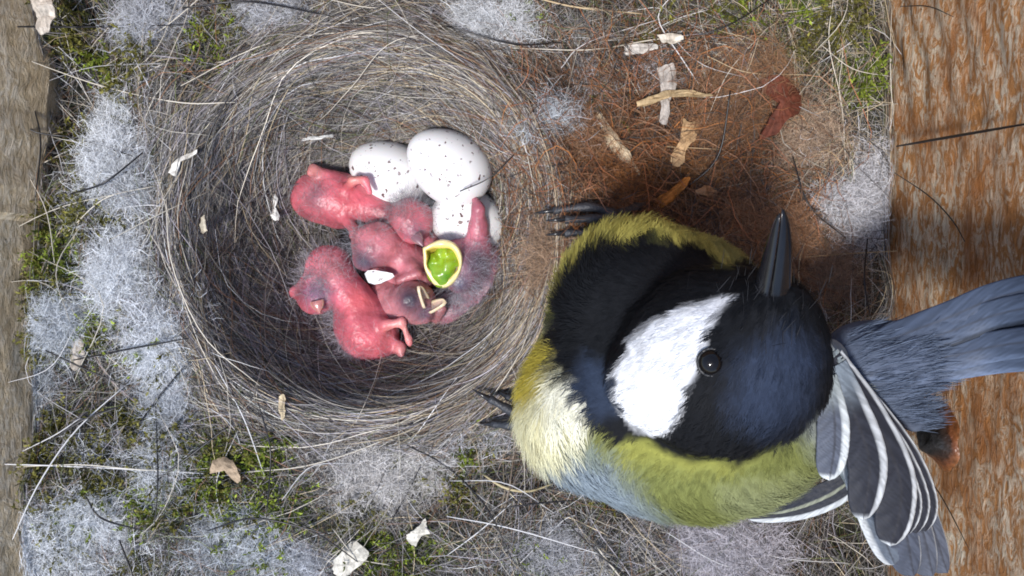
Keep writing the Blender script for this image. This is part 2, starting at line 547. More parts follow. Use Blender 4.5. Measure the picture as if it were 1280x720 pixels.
def nest_col(x, y):
    """colour of the felted ground layer"""
    x = np.asarray(x, float); y = np.asarray(y, float)
    n = fbm(x * 1.3, y * 1.3, oct=4); n2 = fbm(x * 4 + 9, y * 4 + 3, oct=3)
    c = np.empty(x.shape + (3,))
    c[...] = np.array([.045, .044, .036])
    c = c * (0.55 + 0.9 * n)[..., None]
    def mixin(w, col):
        nonlocal c
        w = np.clip(w, 0, 1)[..., None]
        c = c * (1 - w) + np.array(col) * w
    r = cup_r(x, y)
    mixin(sstep(1.25, 0.85, r) * 0.95, (.17, .165, .15))
    mixin(sstep(0.95, 0.5, r) * (0.35 + 0.5 * n), (.19, .195, .17))
    mixin(np.exp(-(((x + 1.7) / 1.6) ** 2 + ((y + 1.9) / 0.55) ** 2)) * 0.8, (.10, .055, .035))  # brown shade on the near cup wall, painted into the felt colour
    mixin(1.1 * np.exp(-(((x - 2.8) / 2.1) ** 2 + ((y - 1.7) / 1.7) ** 2) ** 1.5), (.17, .08, .04))
    mixin(0.6 * np.exp(-(((x - 2.0) / 1.0) ** 2 + ((y - 2.2) / 0.9) ** 2)) * n * 1.6, (.26, .10, .03))
    for q, w in WOOL3:
        s = 14.0 / FOC
        g = np.exp(-(((x - q[0]) / (w[2] * s)) ** 2 + ((y - q[1]) / (w[3] * s)) ** 2) ** 1.3)
        pt = sstep(.35, .47, fbm(x * 1.5 + 7, y * 1.5 + 2, oct=2))
        mixin(g * w[5] * (0.2 + 0.75 * n2) * pt, np.array(w[4]) * 0.75)
    for q, w in MOSS3:
        s = 14.0 / FOC
        g = np.exp(-(((x - q[0]) / (w[2] * s)) ** 2 + ((y - q[1]) / (w[3] * s)) ** 2) ** 1.5)
        mixin(g * 0.85, (.06, .08, .018))
    return c

# ------------------------------------------------------------------ nest box
box = empty('nest_box', (0, 0, -1.2), 'open-topped nest box of rough sawn boards around the whole nest', 'nest box')

def board(name, axis, face, thick, lo, hi, mat, step=0.11, rel=0.05, label=None):
    """a board whose inner face (at `face` on `axis`) is a real relief; thick is signed, away from the inside"""
    a = {'X': (0, 1, 2), 'Y': (1, 0, 2), 'Z': (2, 0, 1)}[axis]
    nu = int((hi[0] - lo[0]) / step) + 1; nv = int((hi[1] - lo[1]) / step) + 1
    uu, vv = np.meshgrid(np.linspace(lo[0], hi[0], nu), np.linspace(lo[1], hi[1], nv), indexing='ij')
    # saw marks, torn grain
    hgt = (fbm(uu * 1.6 + 3, vv * 6.0 + 1, oct=4) - 0.5) * 1.2 + (fbm(uu * 0.7, vv * 1.2, oct=3) - 0.5)
    ridge = np.sin((vv * 5.2 + uu * 1.7) * 1.7 + 2.5 * vnoise(uu * 0.8, vv * 0.8)) * sstep(1.0, 4.5, uu) if axis == 'X' else 0
    hgt = (hgt + 0.55 * ridge) * rel
    sgn = -1 if thick > 0 else 1
    v = np.zeros((nu, nv, 3)); v[..., a[0]] = face + sgn * (hgt - 0.05); v[..., a[1]] = uu; v[..., a[2]] = vv
    v = v.reshape(-1, 3)
    id_ = np.arange(nu * nv).reshape(nu, nv)
    f = np.stack([id_[:-1, :-1], id_[1:, :-1], id_[1:, 1:], id_[:-1, 1:]], axis=-1).reshape(-1, 4)
    # rim and back
    rimid = np.concatenate([id_[:, 0], id_[-1, 1:], id_[::-1, -1][1:], id_[0, ::-1][1:-1]])
    bk = v[rimid].copy(); bk[:, a[0]] = face + thick
    n0 = len(v); m = len(rimid); k = np.arange(m); k2 = (k + 1) % m
    f2 = np.stack([rimid[k], n0 + k, n0 + k2, rimid[k2]], axis=-1)
    c0 = n0 + m
    cen = bk.mean(axis=0, keepdims=True)
    vv_ = np.vstack([v, bk, cen])
    f3 = np.stack([n0 + k, np.full(m, c0), np.full(m, c0), n0 + k2], axis=-1)
    faces = [tuple(q) for q in np.vstack([f, f2])] + [(int(n0 + i), c0, int(n0 + j)) for i, j in zip(k, k2)]
    if name == 'side_panel' and face < 0:      # outward lean added so the left board catches sky light
        vv_[:, 0] -= 0.5 * np.clip(vv_[:, 2] - 2.6, 0, None)
    return obj(name, vv_, faces, mat, box, label=label)

side_r = board('side_panel', 'X', XR, 1.5, (-7.15, -1.1), (7.15, 11.0), M_WOOD, label='rough orange brown board behind the tail')
side_l = board('side_panel', 'X', XL, -1.5, (-7.15, -1.1), (7.15, 4.4), M_WOOD2, label='weathered tan board along the left edge')
board('back_panel', 'Y', YB, 1.5, (-10.0, -1.1), (8.3, 11.0), M_WOOD, step=0.2)
board('front_panel', 'Y', YF, -1.5, (-10.0, -1.1), (8.3, 3.6), M_WOOD, step=0.2)
board('floor_panel', 'Z', -1.15, -1.2, (-10.0, -8.7), (8.3, 8.7), M_WOOD2, step=0.5)
# corner batten on the left board
vv, ff = [], []
nb = 40
ys = np.linspace(1.15, 7.1, nb)
prof = [(XL - 0.1, -1.0), (XL - 0.1, 2.6), (XL - 0.1, 4.5), (XL + 0.02, 4.5), (XL + 0.14, 4.3), (XL + 0.14, 3.4), (XL + 0.14, 2.6), (XL + 0.14, -1.0)]
for i, yy in enumerate(ys):
    for (px_, pz_) in prof:
        wv = 0.05 * (fbm(np.array(yy * 2.2), np.array(pz_ * 0.8), oct=3) - 0.5) * 2 if px_ > XL else 0
        vv.append((px_ + wv - (0.22 if i == 0 and px_ > XL else 0), yy, pz_))
K = len(prof)
for i in range(nb - 1):
    for k in range(K):
        ff.append((i * K + k, (i + 1) * K + k, (i + 1) * K + (k + 1) % K, i * K + (k + 1) % K))
ff += [tuple(range(K)), tuple(range(nb * K - 1, (nb - 1) * K - 1, -1))]
vv = np.array(vv); vv[:, 0] -= 0.5 * np.clip(vv[:, 2] - 2.6, 0, None)  # batten follows the lean added to catch light
obj('corner_batten', vv, ff, M_WOOD2, box, smooth=False)
# knot on the right board
kc = np.array([XR, (360 - 545) * 12.6 / FOC, 0]); kc[2] = CAMZ - XR * FOC / (1172 - 640)
kc[1] = (360 - 545) * (CAMZ - kc[2]) / FOC
th = np.linspace(0, 2 * np.pi, 28, endpoint=False)
kv, kf, kcol = [], [], []
for i, (rr, hh, cc) in enumerate([(.58, -.03, (.20, .075, .025)), (.50, .03, (.13, .045, .018)), (.42, .06, (.04, .022, .016)), (.34, .16, (.016, .014, .014)), (.22, .22, (.03, .03, .032)), (.08, .17, (.010, .010, .010))]):
    for t in th:
        w = 1 + 0.12 * math.sin(3 * t + i) + 0.06 * math.sin(7 * t + 2 * i)
        kv.append((kc[0] - hh, kc[1] + rr * w * math.cos(t) * 0.85, kc[2] + rr * w * math.sin(t) * 1.1)); kcol.append(cc)
for i in range(5):
    for k in range(28):
        kf.append((i * 28 + k, i * 28 + (k + 1) % 28, (i + 1) * 28 + (k + 1) % 28, (i + 1) * 28 + k))
kf.append(tuple(range(5 * 28, 6 * 28)))
obj('knot', np.array(kv), kf, M_KNOT, side_r, col=np.array(kcol), label='dark resinous knot in the board below the tail')

# ------------------------------------------------------------------ nest
nest = empty('bird_nest', (CUP[0], CUP[1], -1.0), 'deep grey nest cup of hair, moss and wool filling the box', 'nest')
n1, n2 = 300, 280
gx, gy = np.meshgrid(np.linspace(XL + 0.1, XR - 0.1, n1), np.linspace(YF + 0.1, YB - 0.1, n2), indexing='ij')
gz = nest_z(gx, gy) - 0.10 + 0.16 * (fbm(gx * 5, gy * 5, oct=3) - 0.5)
v = np.stack([gx, gy, gz], axis=-1).reshape(-1, 3)
ids = np.arange(n1 * n2).reshape(n1, n2)
f = np.stack([ids[:-1, :-1], ids[1:, :-1], ids[1:, 1:], ids[:-1, 1:]], axis=-1).reshape(-1, 4)
rim = np.concatenate([ids[:, 0], ids[-1, 1:], ids[::-1, -1][1:], ids[0, ::-1][1:-1]])
lowv = v[rim].copy(); lowv[:, 2] = -0.9
k = np.arange(len(rim)); k2 = (k + 1) % len(rim)
f = np.vstack([f, np.stack([rim[k2], len(v) + k2, len(v) + k, rim[k]], axis=-1)])
vall = np.vstack([v, lowv])
cb = nest_col(gx, gy).reshape(-1, 3)
obj('nest_felt', vall, f, M_BASE, nest, col=np.vstack([cb, cb[rim]]))

PAL = {'grey': (.20, .19, .175), 'pale': (.46, .42, .35), 'straw': (.42, .34, .22), 'brown': (.17, .09, .048),
       'red': (.26, .10, .045), 'dark': (.03, .028, .028), 'white': (.62, .62, .62), 'green': (.09, .11, .035), 'rust': (.34, .13, .035), 'lilac': (.26, .24, .26)}
def palette(n, names, weights, sd=0.28):
    w = np.array(weights, float); w /= w.sum()
    i = rng.choice(len(names), size=n, p=w)
    c = np.array([PAL[k] for k in names])[i]
    return c * (1.25 if sd == .2 else 1.0) * np.exp(rng.normal(0, sd, size=(n, 1)))

def strands(x0, y0, th0, L, kap, S, lift, arch, wob=0.25, depth=0.0):
    """curved fibres lying on the nest's relief"""
    N = len(x0)
    ds = (L / (S - 1))[:, None]
    th = th0[:, None] + kap[:, None] * ds * np.arange(S)[None, :] + np.cumsum(rng.normal(0, wob, size=(N, S)) * np.sqrt(ds), axis=1)
    x = x0[:, None] + np.cumsum(np.cos(th) * ds, axis=1); y = y0[:, None] + np.cumsum(np.sin(th) * ds, axis=1)
    x = np.clip(x, XL + 0.12, XR - 0.08 - 0.1 * rng.random((N, 1))); y = np.clip(y, YF + 0.1, YB - 0.1)
    t = np.linspace(0, 1, S)[None, :]
    z = nest_z(x, y) + lift[:, None] + arch[:, None] * np.sin(np.pi * t) + depth
    z = z + rng.normal(0, 0.02, size=(N, 1)) * t * L[:, None]
    return np.stack([x, y, z], axis=-1)

# 1. cup lining: fine hair laid round and round
N = 25000
a = rng.random(N) * 2 * np.pi; r = np.sqrt(rng.random(N)) * 1.02
r = np.where(rng.random(N) < 0.75, 0.45 + 0.6 * rng.random(N), r)
x0 = CUP[0] + r * RC * np.cos(a); y0 = CUP[1] + r * RC * np.sin(a)
sgn = np.where(rng.random(N) < 0.5, 1, -1)
th0 = a + sgn * np.pi / 2 + rng.normal(0, 0.30 + 0.9 * (r < 0.5), N)
L = rng.uniform(1.0, 4.2, N) * np.clip(r, 0.35, 1)
pts = strands(x0, y0, th0, L, sgn / (RC * np.clip(r, 0.3, 2)) * rng.normal(1.0, 0.25, N), 12, np.abs(rng.normal(0, 0.035, N)) - .02, rng.normal(0.0, 0.025, N), 0.14)
c = palette(N, ['grey', 'pale', 'brown', 'dark', 'green', 'white', 'lilac'], [6, 1.2, 1.4, 1.4, 1.4, .2, 3], .2)
low = np.exp(-(((x0 + 1.9) / 2.0) ** 2 + ((y0 + 1.9) / 0.8) ** 2))[:, None]
c = c * (1 - 0.65 * low) + 0.65 * low * np.array([.13, .075, .045])  # lining hair tinted with the near wall's painted brown shade
v, f, cc = ribbons(pts, rng.uniform(.004, .011, N), c)
obj('cup_lining', v, f, M_FIBRE, nest, col=cc, kind='stuff')

# 2. rim: bundles of paler hair sweeping round the lip
N = 13000
a = rng.random(N) * 2 * np.pi; r = rng.normal(1.05, 0.075, N)
x0 = CUP[0] + r * RC * np.cos(a); y0 = CUP[1] + r * RC * np.sin(a)
sgn = np.where(rng.random(N) < 0.5, 1, -1)
L = rng.uniform(1.5, 5.0, N)
pts = strands(x0, y0, a + sgn * np.pi / 2 + rng.normal(0, 0.28, N), L, sgn / (RC * r) * rng.normal(0.9, 0.4, N), 14, np.abs(rng.normal(0, 0.06, N)) - .02, rng.normal(0.01, 0.045, N), 0.12)
c = palette(N, ['grey', 'pale', 'straw', 'dark', 'white', 'lilac', 'brown'], [4, 2.4, 1.2, 3, .5, 2.4, 1.4])
right = (np.exp(-(((x0 - 0.9) / 0.8) ** 2 + ((y0 + 0.4) / 1.8) ** 2)))[:, None]
c = c * (1 - 0.6 * right) + 0.6 * right * np.array([.30, .20, .12]) * rng.uniform(.5, 1.4, (N, 1))
v, f, cc = ribbons(pts, rng.uniform(.005, .013, N), c)
obj('rim_hair', v, f, M_FIBRE, nest, col=cc, kind='stuff')

N = 4500
a = rng.uniform(-1.35, 1.0, N); r = rng.normal(1.05, 0.055, N)
x0 = CUP[0] + r * RC * np.cos(a); y0 = CUP[1] + r * RC * np.sin(a)
sgn = np.where(rng.random(N) < 0.5, 1, -1)
pts = strands(x0, y0, a + sgn * np.pi / 2 + rng.normal(0, 0.16, N), rng.uniform(1.2, 3.4, N), sgn / (RC * r), 12, np.abs(rng.normal(0.02, 0.06, N)), rng.normal(0.02, 0.05, N), 0.10)
v, f, cc = ribbons(pts, rng.uniform(.005, .012, N), palette(N, ['grey', 'pale', 'straw', 'brown', 'dark', 'lilac'], [3, 2.2, 3, 2, 1.4, 2]))
obj('rim_bundle', v, f, M_FIBRE, nest, col=cc, kind='stuff')

# felted short fibres pressed into the cup
N = 16000
a = rng.random(N) * 2 * np.pi; r = np.sqrt(rng.random(N)) * 0.98
x0 = CUP[0] + r * RC * np.cos(a); y0 = CUP[1] + r * RC * np.sin(a)
pts = strands(x0, y0, rng.random(N) * 2 * np.pi, rng.uniform(.2, .8, N), rng.normal(0, 1.5, N), 6, np.abs(rng.normal(0, 0.03, N)) - .01, np.abs(rng.normal(0, 0.02, N)), 0.7)
v, f, cc = ribbons(pts, rng.uniform(.003, .008, N), palette(N, ['grey', 'lilac', 'green', 'pale', 'dark'], [6, 3, 2.2, 1, 1], .2))
obj('cup_felt', v, f, M_WOOL, nest, col=cc, kind='stuff')

# 3. tangle over the rest of the nest
N = 24000
x0 = rng.uniform(XL + 0.2, XR - 0.2, N); y0 = rng.uniform(-6.3, 6.3, N)
keep = cup_r(x0, y0) > 1.02
x0, y0 = x0[keep], y0[keep]; N = len(x0)
pts = strands(x0, y0, rng.random(N) * 2 * np.pi, rng.gamma(3.0, 0.55, N) + 0.3, rng.normal(0, 0.35, N), 10, np.abs(rng.normal(0, 0.08, N)) - 0.04, np.abs(rng.normal(0, 0.07, N)), 0.22)
c = palette(N, ['grey', 'pale', 'straw', 'dark', 'white', 'brown', 'green', 'lilac'], [4, 1.3, 1.0, 5.5, .5, 1.6, 1.8, 2])
br = np.exp(-(((x0 - 2.8) / 2.0) ** 2 + ((y0 - 1.8) / 1.6) ** 2))[:, None]
bc = palette(N, ['brown', 'red', 'rust', 'dark', 'straw'], [6, 2.0, .9, 3, .6])
pick = (rng.random((N, 1)) < br * 1.25)
c = np.where(pick, bc, c)
tr = (x0 > 4.3) & (y0 > 1.5)
c[tr] = palette(int(tr.sum()), ['straw', 'grey', 'pale', 'green', 'dark'], [3, 3, 2, 1.5, 2])
v, f, cc = ribbons(pts, rng.uniform(.004, .012, N), c)
obj('hair_tangle', v, f, M_FIBRE, nest, col=cc, kind='stuff')

# 4. reddish litter in the hollow at the upper right
N = 7000
x0 = rng.normal(2.5, 1.2, N); y0 = rng.normal(2.0, 1.0, N)
pts = strands(x0, y0, rng.random(N) * 2 * np.pi, rng.gamma(2.5, 0.3, N) + 0.15, rng.normal(0, 1.2, N), 7, np.abs(rng.normal(0, 0.15, N)), np.abs(rng.normal(0, 0.12, N)), 0.6)
v, f, cc = ribbons(pts, rng.uniform(.004, .013, N), palette(N, ['brown', 'red', 'rust', 'dark'], [6, 2.0, .9, 2.4]))
obj('brown_litter', v, f, M_FIBRE, nest, col=cc, kind='stuff')

# 5. wool tufts
for q, w in WOOL3:
    N = int(7500 * w[5] * math.sqrt(w[2] * w[3] / 1900.0)) + 300
    s = (CAMZ - q[2]) / FOC
    rr = rng.normal(0, 0.55, size=(N, 2))
    x0 = q[0] + rr[:, 0] * w[2] * s; y0 = q[1] + rr[:, 1] * w[3] * s
    patch = fbm(x0 * 1.5 + 7, y0 * 1.5 + 2, oct=2) > 0.40 + rng.normal(0, .05, N)
    x0, y0, rr = x0[patch], y0[patch], rr[patch]; N = len(x0)
    S = 7
    stp = rng.normal(0, 1, size=(N, S, 3)) * np.array([.075, .075, .035])
    stp[:, :, :2] += rng.normal(0, 1, size=(N, 1, 2)) * 0.022
    pts = np.cumsum(stp, axis=1)
    base = nest_z(x0, y0) + np.abs(rng.normal(0.03, 0.09, N)) * np.exp(-(rr ** 2).sum(axis=1)) + 0.02
    pts = pts + np.stack([x0, y0, base], axis=-1)[:, None, :]
    pts[..., 0] = np.clip(pts[..., 0], XL + 0.15, XR - 0.12)
    c = np.array(w[4])[None, :] * rng.uniform(.55, 1.2, (N, 1)) * np.where(rng.random((N, 1)) < .10, .3, 1)
    v, f, cc = ribbons(pts, rng.uniform(.003, .0065, N), c)
    obj('wool_tuft', v, f, M_WOOL, nest, col=cc, kind='stuff')

# 6. moss clumps: stems crowded with tiny pointed leaves
for q, w in MOSS3:
    s = (CAMZ - q[2]) / FOC
    N = int(70 * math.sqrt(w[2] * w[3] / 600.0) * 2) + 20
    rr = rng.normal(0, 0.55, size=(N, 2))
    x0 = np.clip(q[0] + rr[:, 0] * w[2] * s, XL + 0.3, XR - 0.3); y0 = q[1] + rr[:, 1] * w[3] * s
    b0 = np.stack([x0, y0, nest_z(x0, y0) - 0.03], axis=-1)
    dr = norm(rng.normal(size=(N, 3)) * np.array([1, 1, .35]) + np.array([0, 0, .28]))
    LN = 22
    t = np.linspace(0.1, 1, LN)
    ln = rng.uniform(.2, .6, N)
    sp = b0[:, None, :] + dr[:, None, :] * (ln[:, None] * t[None, :])[..., None]
    sp[..., 2] -= (t[None, :] ** 2) * 0.1
    ld = norm(norm(rng.normal(size=(N, LN, 3))) + dr[:, None, :] * 0.9)
    sd = norm(np.cross(ld, rng.normal(size=(N, LN, 3))))
    ll = rng.uniform(.05, .10, (N, LN, 1)); lw = ll * 0.22
    v = np.stack([sp - sd * lw * .5, sp + ld * ll * .45 - sd * lw, sp + ld * ll, sp + ld * ll * .45 + sd * lw], axis=2).reshape(-1, 3)
    f = np.arange(len(v)).reshape(-1, 4)
    g0 = np.array([.06, .085, .012]) if w[4] == 0 else np.array([.06, .058, .018])
    tip = np.array([.20, .25, .03]) if w[4] == 0 else np.array([.155, .145, .03])
    c = (g0 * (1 - t[None, :, None]) + tip * t[None, :, None]) * rng.uniform(.6, 1.4, (N, LN, 1)) * rng.uniform(.6, 1.3, (N, 1, 1))
    obj('moss_clump', v, f, M_MOSS, nest, col=np.repeat(c.reshape(-1, 3), 4, axis=0), smooth=False, kind='stuff')

# 7. long single hairs and straws one can follow by eye
def lay(pxs, lift=0.12, wall=None):
    out = []
    for i, (x, y) in enumerate(pxs):
        if wall is not None:
            d = wall * FOC / (x - 640.0)
            out.append(P(x, y, d))
        else:
            q = surf(x, y); q[2] += lift
            out.append(q)
    return out
def hair(pxs, wd, colr, name, lift=0.12, wall=None, n=14, mat=None, label=None):
    c3 = lay(pxs, lift, wall)
    p = spline(c3, n)
    t = np.linspace(0, 1, n)
    v, f = tube(p, wd * 0.5 * (0.45 + 0.55 * np.sin(np.pi * (0.1 + 0.85 * t))), 5)
    return obj(name, v, f, mat or M_HAIR, nest, col=np.array(colr), label=label)
BLK = (.012, .011, .012)
DARK_HAIRS = [
    [(105, 448), (175, 434), (246, 421)], [(184, 527), (210, 492), (241, 455)], [(205, 596), (245, 566), (292, 530)],
    [(42, 128), (22, 190), (3, 282)], [(12, 128), (55, 168), (110, 178), (180, 200)], [(192, 196), (146, 232), (104, 246)],
    [(512, 551), (560, 577), (607, 624), (640, 690)], [(491, 648), (512, 610), (527, 580)],
    [(382, 648), (420, 672), (458, 700)], [(610, 632), (660, 623), (720, 618)], [(70, 436), (125, 462), (190, 488)],
    [(160, 668), (172, 700), (178, 719)], [(205, 500), (208, 590), (204, 650)], [(20, 42), (120, 42), (240, 40)],
    [(55, 130), (66, 180), (60, 250)], [(700, 640), (752, 690), (790, 719)], [(330, 500), (345, 560), (340, 640)],
    [(845, 60), (905, 40), (960, 5)], [(980, 200), (1000, 260), (1045, 300)], [(300, 120), (270, 180), (262, 240)],
    [(905, 120), (890, 200), (850, 240)], [(560, 40), (640, 62), (700, 60)], [(240, 20), (320, 12), (420, 30)], [(122, 615), (140, 640), (190, 655)],
    [(1072, 300), (1068, 350), (1075, 395)], [(60, 560), (120, 520), (175, 500)], [(270, 655), (330, 640), (420, 660)],
]
for hh in DARK_HAIRS:
    hair(hh, rng.uniform(.026, .040), BLK, 'dark_hair', lift=rng.uniform(.28, .45))
hair([(1121, 183), (1190, 171), (1300, 152)], .05, BLK, 'dark_hair', wall=XR - 0.12, label='stout black hair lying across the right board')
hair([(1118, 216), (1160, 244), (1190, 275), (1206, 302)], .022, BLK, 'dark_hair', wall=XR - 0.16)
hair([(1126, 8), (1160, 8), (1192, 21)], .02, BLK, 'dark_hair', wall=XR - 0.2)
hair([(1158, 592), (1182, 630), (1212, 688)], .018, BLK, 'dark_hair', wall=XR - 0.16)
hd = [P(642, 194, 14.3), P(612, 222, 14.35), P(575, 239, 14.55)]
v, f = tube(spline(hd, 12), .012, 5); obj('dark_hair', v, f, M_HAIR, nest, col=np.array(BLK))
hd = [P(664, 270, 14.0), P(640, 272, 14.2), P(618, 280, 14.6)]

PS = (.62, .57, .47); PW = (.66, .65, .64)
STRAWS = [
    ([(0, 576), (70, 578), (160, 582), (262, 588)], .026, PW), ([(30, 580), (110, 577), (200, 584), (300, 580)], .020, PS),
    ([(28, 668), (60, 600), (105, 535), (165, 480)], .026, PW), ([(24, 72), (130, 110), (230, 132), (300, 132)], .022, PS),
    ([(80, 62), (120, 100), (165, 140), (220, 190)], .020, PW), ([(60, 205), (110, 180), (160, 160), (240, 150)], .018, PS),
    ([(604, 590), (630, 606), (660, 611), (690, 602)], .05, (.50, .42, .24)), ([(322, 566), (380, 552), (450, 548), (560, 530)], .028, PS),
    ([(318, 586), (390, 578), (470, 552), (530, 520)], .024, PS), ([(640, 64), (740, 66), (830, 52), (905, 60)], .024, PS),
    ([(660, 2), (720, 16), (800, 24)], .034, (.52, .40, .24)), ([(836, 0), (820, 30), (850, 80), (870, 110)], .022, PW),
    ([(700, 155), (790, 182), (900, 190)], .020, (.42, .30, .17)), ([(880, 75), (930, 95), (1010, 98)], .020, (.48, .38, .24)),
    ([(1035, 5), (1030, 60), (1045, 130), (1050, 200)], .018, PS), ([(1110, 10), (1108, 80), (1112, 160)], .018, PS),
    ([(1020, 60), (1060, 90), (1110, 100)], .018, PS), ([(1095, 20), (1060, 55), (1020, 82)], .018, PW),
    ([(1000, 205), (1030, 190), (1050, 215), (1035, 235)], .020, (.50, .36, .20)), ([(1000, 322), (1050, 318), (1120, 314)], .020, (.50, .38, .22)),
    ([(150, 20), (165, 60), (190, 110)], .018, PW), ([(300, 650), (330, 600), (360, 560), (430, 545)], .018, PS),
    ([(150, 262), (200, 258), (250, 272)], .018, PW), ([(95, 290), (140, 250), (200, 235)], .018, PS),
    ([(275, 455), (310, 520), (335, 590)], .020, PW), ([(120, 440), (150, 480), (190, 510), (235, 520)], .020, (.45, .36, .36)),
    ([(40, 560), (80, 540), (110, 520)], .020, PW), ([(560, 640), (640, 655), (760, 690)], .022, PW), ([(745, 680), (760, 700), (775, 719)], .034, PS),
    ([(560, 690), (600, 660), (640, 625)], .020, PW), ([(650, 700), (700, 650), (720, 640)], .018, PW), ([(830, 660), (900, 700), (990, 715)], .018, PW),
    ([(900, 655), (960, 690), (1060, 700)], .018, PW), ([(420, 655), (450, 690), (490, 700)], .018, PS), ([(230, 110), (330, 60), (430, 44), (540, 50)], .018, PS),
    ([(520, 60), (600, 110), (650, 170), (672, 260)], .020, PS), ([(660, 130), (690, 220), (694, 320), (670, 420)], .022, (.44, .34, .23)),
    ([(640, 500), (668, 430), (690, 360), (690, 280)], .022, (.46, .36, .24)), ([(600, 470), (640, 420), (664, 350)], .018, (.40, .30, .20)),
    ([(215, 250), (222, 330), (262, 420), (330, 480)], .020, PS), ([(240, 200), (226, 280), (250, 370)], .018, PS), ([(320, 495), (420, 522), (520, 515), (600, 470)], .022, PS),
    ([(620, 10), (650, 60), (652, 100)], .018, (.40, .22, .14)), ([(700, 90), (730, 60), (820, 30)], .018, PW), ([(400, 300 - 300), (470, 14), (560, 10)], .018, PS),
    ([(860, 240), (900, 180), (1000, 150)], .016, (.36, .22, .11)), ([(760, 250), (800, 215), (860, 200)], .016, (.36, .2, .1)), ([(930, 180), (990, 230), (1010, 300)], .016, (.40, .24, .12)),
]
for pxs, wd, cl in STRAWS:
    hair(pxs, wd, np.array(cl) * rng.uniform(.8, 1.05), 'straw', lift=rng.uniform(.12, .28), mat=M_FIBRE)
# finer random pale ones
for i in range(70):
    x = rng.uniform(40, 1110); y = rng.uniform(5, 715)
    if 230 < x < 680 and 60 < y < 520: continue
    if 660 < x < 1060 and 270 < y < 650: continue
    a = rng.random() * 2 * np.pi; l = rng.uniform(60, 190); b = rng.normal(0, 0.2) * l
    dx, dy = math.cos(a), math.sin(a)
    hair([(x - dx * l / 2, y - dy * l / 2), (x + dy * b, y - dx * b), (x + dx * l / 2, y + dy * l / 2)], rng.uniform(.011, .018),
         np.array(PS if rng.random() < .6 else PW) * rng.uniform(.55, 1.0), 'straw', lift=rng.uniform(.1, .35), mat=M_FIBRE, n=10)

# ------------------------------------------------------------------ loose flakes and leaves lying on the nest
def flake(name, outline, label, cat, colr, lift=0.22, curl=0.25, thick=0.018, axis=(1, 0), pts3=None):
    """thin solid flake from a pixel outline laid on the nest, curled about an axis, uneven"""
    o = np.array(outline, float)
    lift = lift * 0.9
    colr = np.array(colr) * 0.8
    cpx = o.mean(axis=0)
    q = surf(cpx[0], cpx[1])
    s = (CAMZ - q[2] - lift) / FOC
    # refine outline
    ring = []
    closed = spline(np.vstack([o, o[:1]]), 5 * len(o) + 1)[:-1]
    ring = closed + rng.normal(0, 0.55, closed.shape)
    levels = [1.0, 0.7, 0.4, 0.12]
    top, fc, cl = [], [], []
    m = len(ring)
    ax = np.array(axis, float); ax /= np.linalg.norm(ax); pr = np.array([-ax[1], ax[0]])
    ext = np.abs((ring - cpx) @ pr).max() + 1e-6
    for lv in levels:
        for p in cpx + (ring - cpx) * lv:
            u = ((p - cpx) @ pr) / ext; w_ = ((p - cpx) @ ax)
            zz = q[2] + lift + curl * (1 - u * u) * ext * s + 0.03 * math.sin(w_ * 0.22 + cpx[0]) + 0.05 * (vnoise(np.array(p[0] * .16), np.array(p[1] * .16)) - .5)
            top.append(((p[0] - 640) * s, (360 - p[1]) * s, zz))
            cl.append(np.array(colr) * (0.55 + 0.8 * vnoise(np.array(p @ ax * .06), np.array(p @ pr * .5))))
    top = np.array(top); n = len(top)
    bot = top - np.array([0, 0, thick])
    for L_ in range(len(levels) - 1):
        for k in range(m):
            a, b = L_ * m + k, L_ * m + (k + 1) % m
            fc.append((b, a, a + m, b + m)); fc.append((n + a, n + b, n + b + m, n + a + m))
    e = (len(levels) - 1) * m
    fc.append(tuple(range(e, e + m))[::-1]); fc.append(tuple(n + i for i in range(e, e + m)))
    for k in range(m):
        k2 = (k + 1) % m
        fc.append((k, k2, n + k2, n + k))
    return obj(name, np.vstack([top, bot]), fc, M_LEAF, None, col=np.vstack([cl, cl]), smooth=False, label=label, cat=cat)

CR = (.72, .68, .58)
flake('bark_flake', [(418, 700), (440, 677), (461, 688), (456, 700), (432, 719), (418, 716)], 'large cream bark flake beside the moss at the bottom edge', 'bark flake', CR)
flake('bark_flake', [(508, 668), (524, 656), (532, 648), (534, 660), (538, 666), (526, 670), (520, 682), (510, 676)], 'small jagged cream bark flake below the grey wool patch', 'bark flake', CR)
flake('bark_flake', [(348, 495), (354, 493), (357, 505), (355, 523), (350, 522)], 'tiny upright tan chip under the lower left rim of the cup', 'bark flake', (.62, .50, .32), axis=(0, 1))
flake('bark_flake', [(90, 424), (102, 418), (106, 436), (99, 462), (88, 456)], 'pale tan bark strip among wool near the left board', 'bark flake', (.55, .48, .40), axis=(0, 1))
flake('splinter', [(38, 0), (62, -4), (69, 16), (62, 40), (50, 42), (46, 20)], 'pale torn splinter hanging over the nest in the upper left corner', 'splinter', (.62, .55, .46), lift=.7, axis=(0, 1))
flake('dry_leaf', [(743, 146), (750, 141), (768, 165), (786, 190), (799, 217), (792, 220), (770, 196), (752, 172)], 'long pale tan leaf blade lying diagonally on the brown litter', 'leaf', (.66, .54, .37), lift=.35, axis=(.6, .8), curl=.5)
flake('dry_leaf', [(852, 150), (862, 154), (874, 154), (870, 172), (858, 186), (852, 206), (842, 208), (838, 194), (848, 178)], 'ragged tan leaf scrap right of the long pale blade', 'leaf', (.55, .36, .19), lift=.35, axis=(.3, .9), curl=.3)
flake('dry_leaf', [(781, 277), (792, 262), (816, 250), (836, 238), (856, 222), (862, 226), (846, 246), (820, 266), (800, 276)], 'bright orange curled leaf just above the yellow flank', 'leaf', (.52, .20, .045), lift=.35, axis=(.8, -.6), curl=.4)
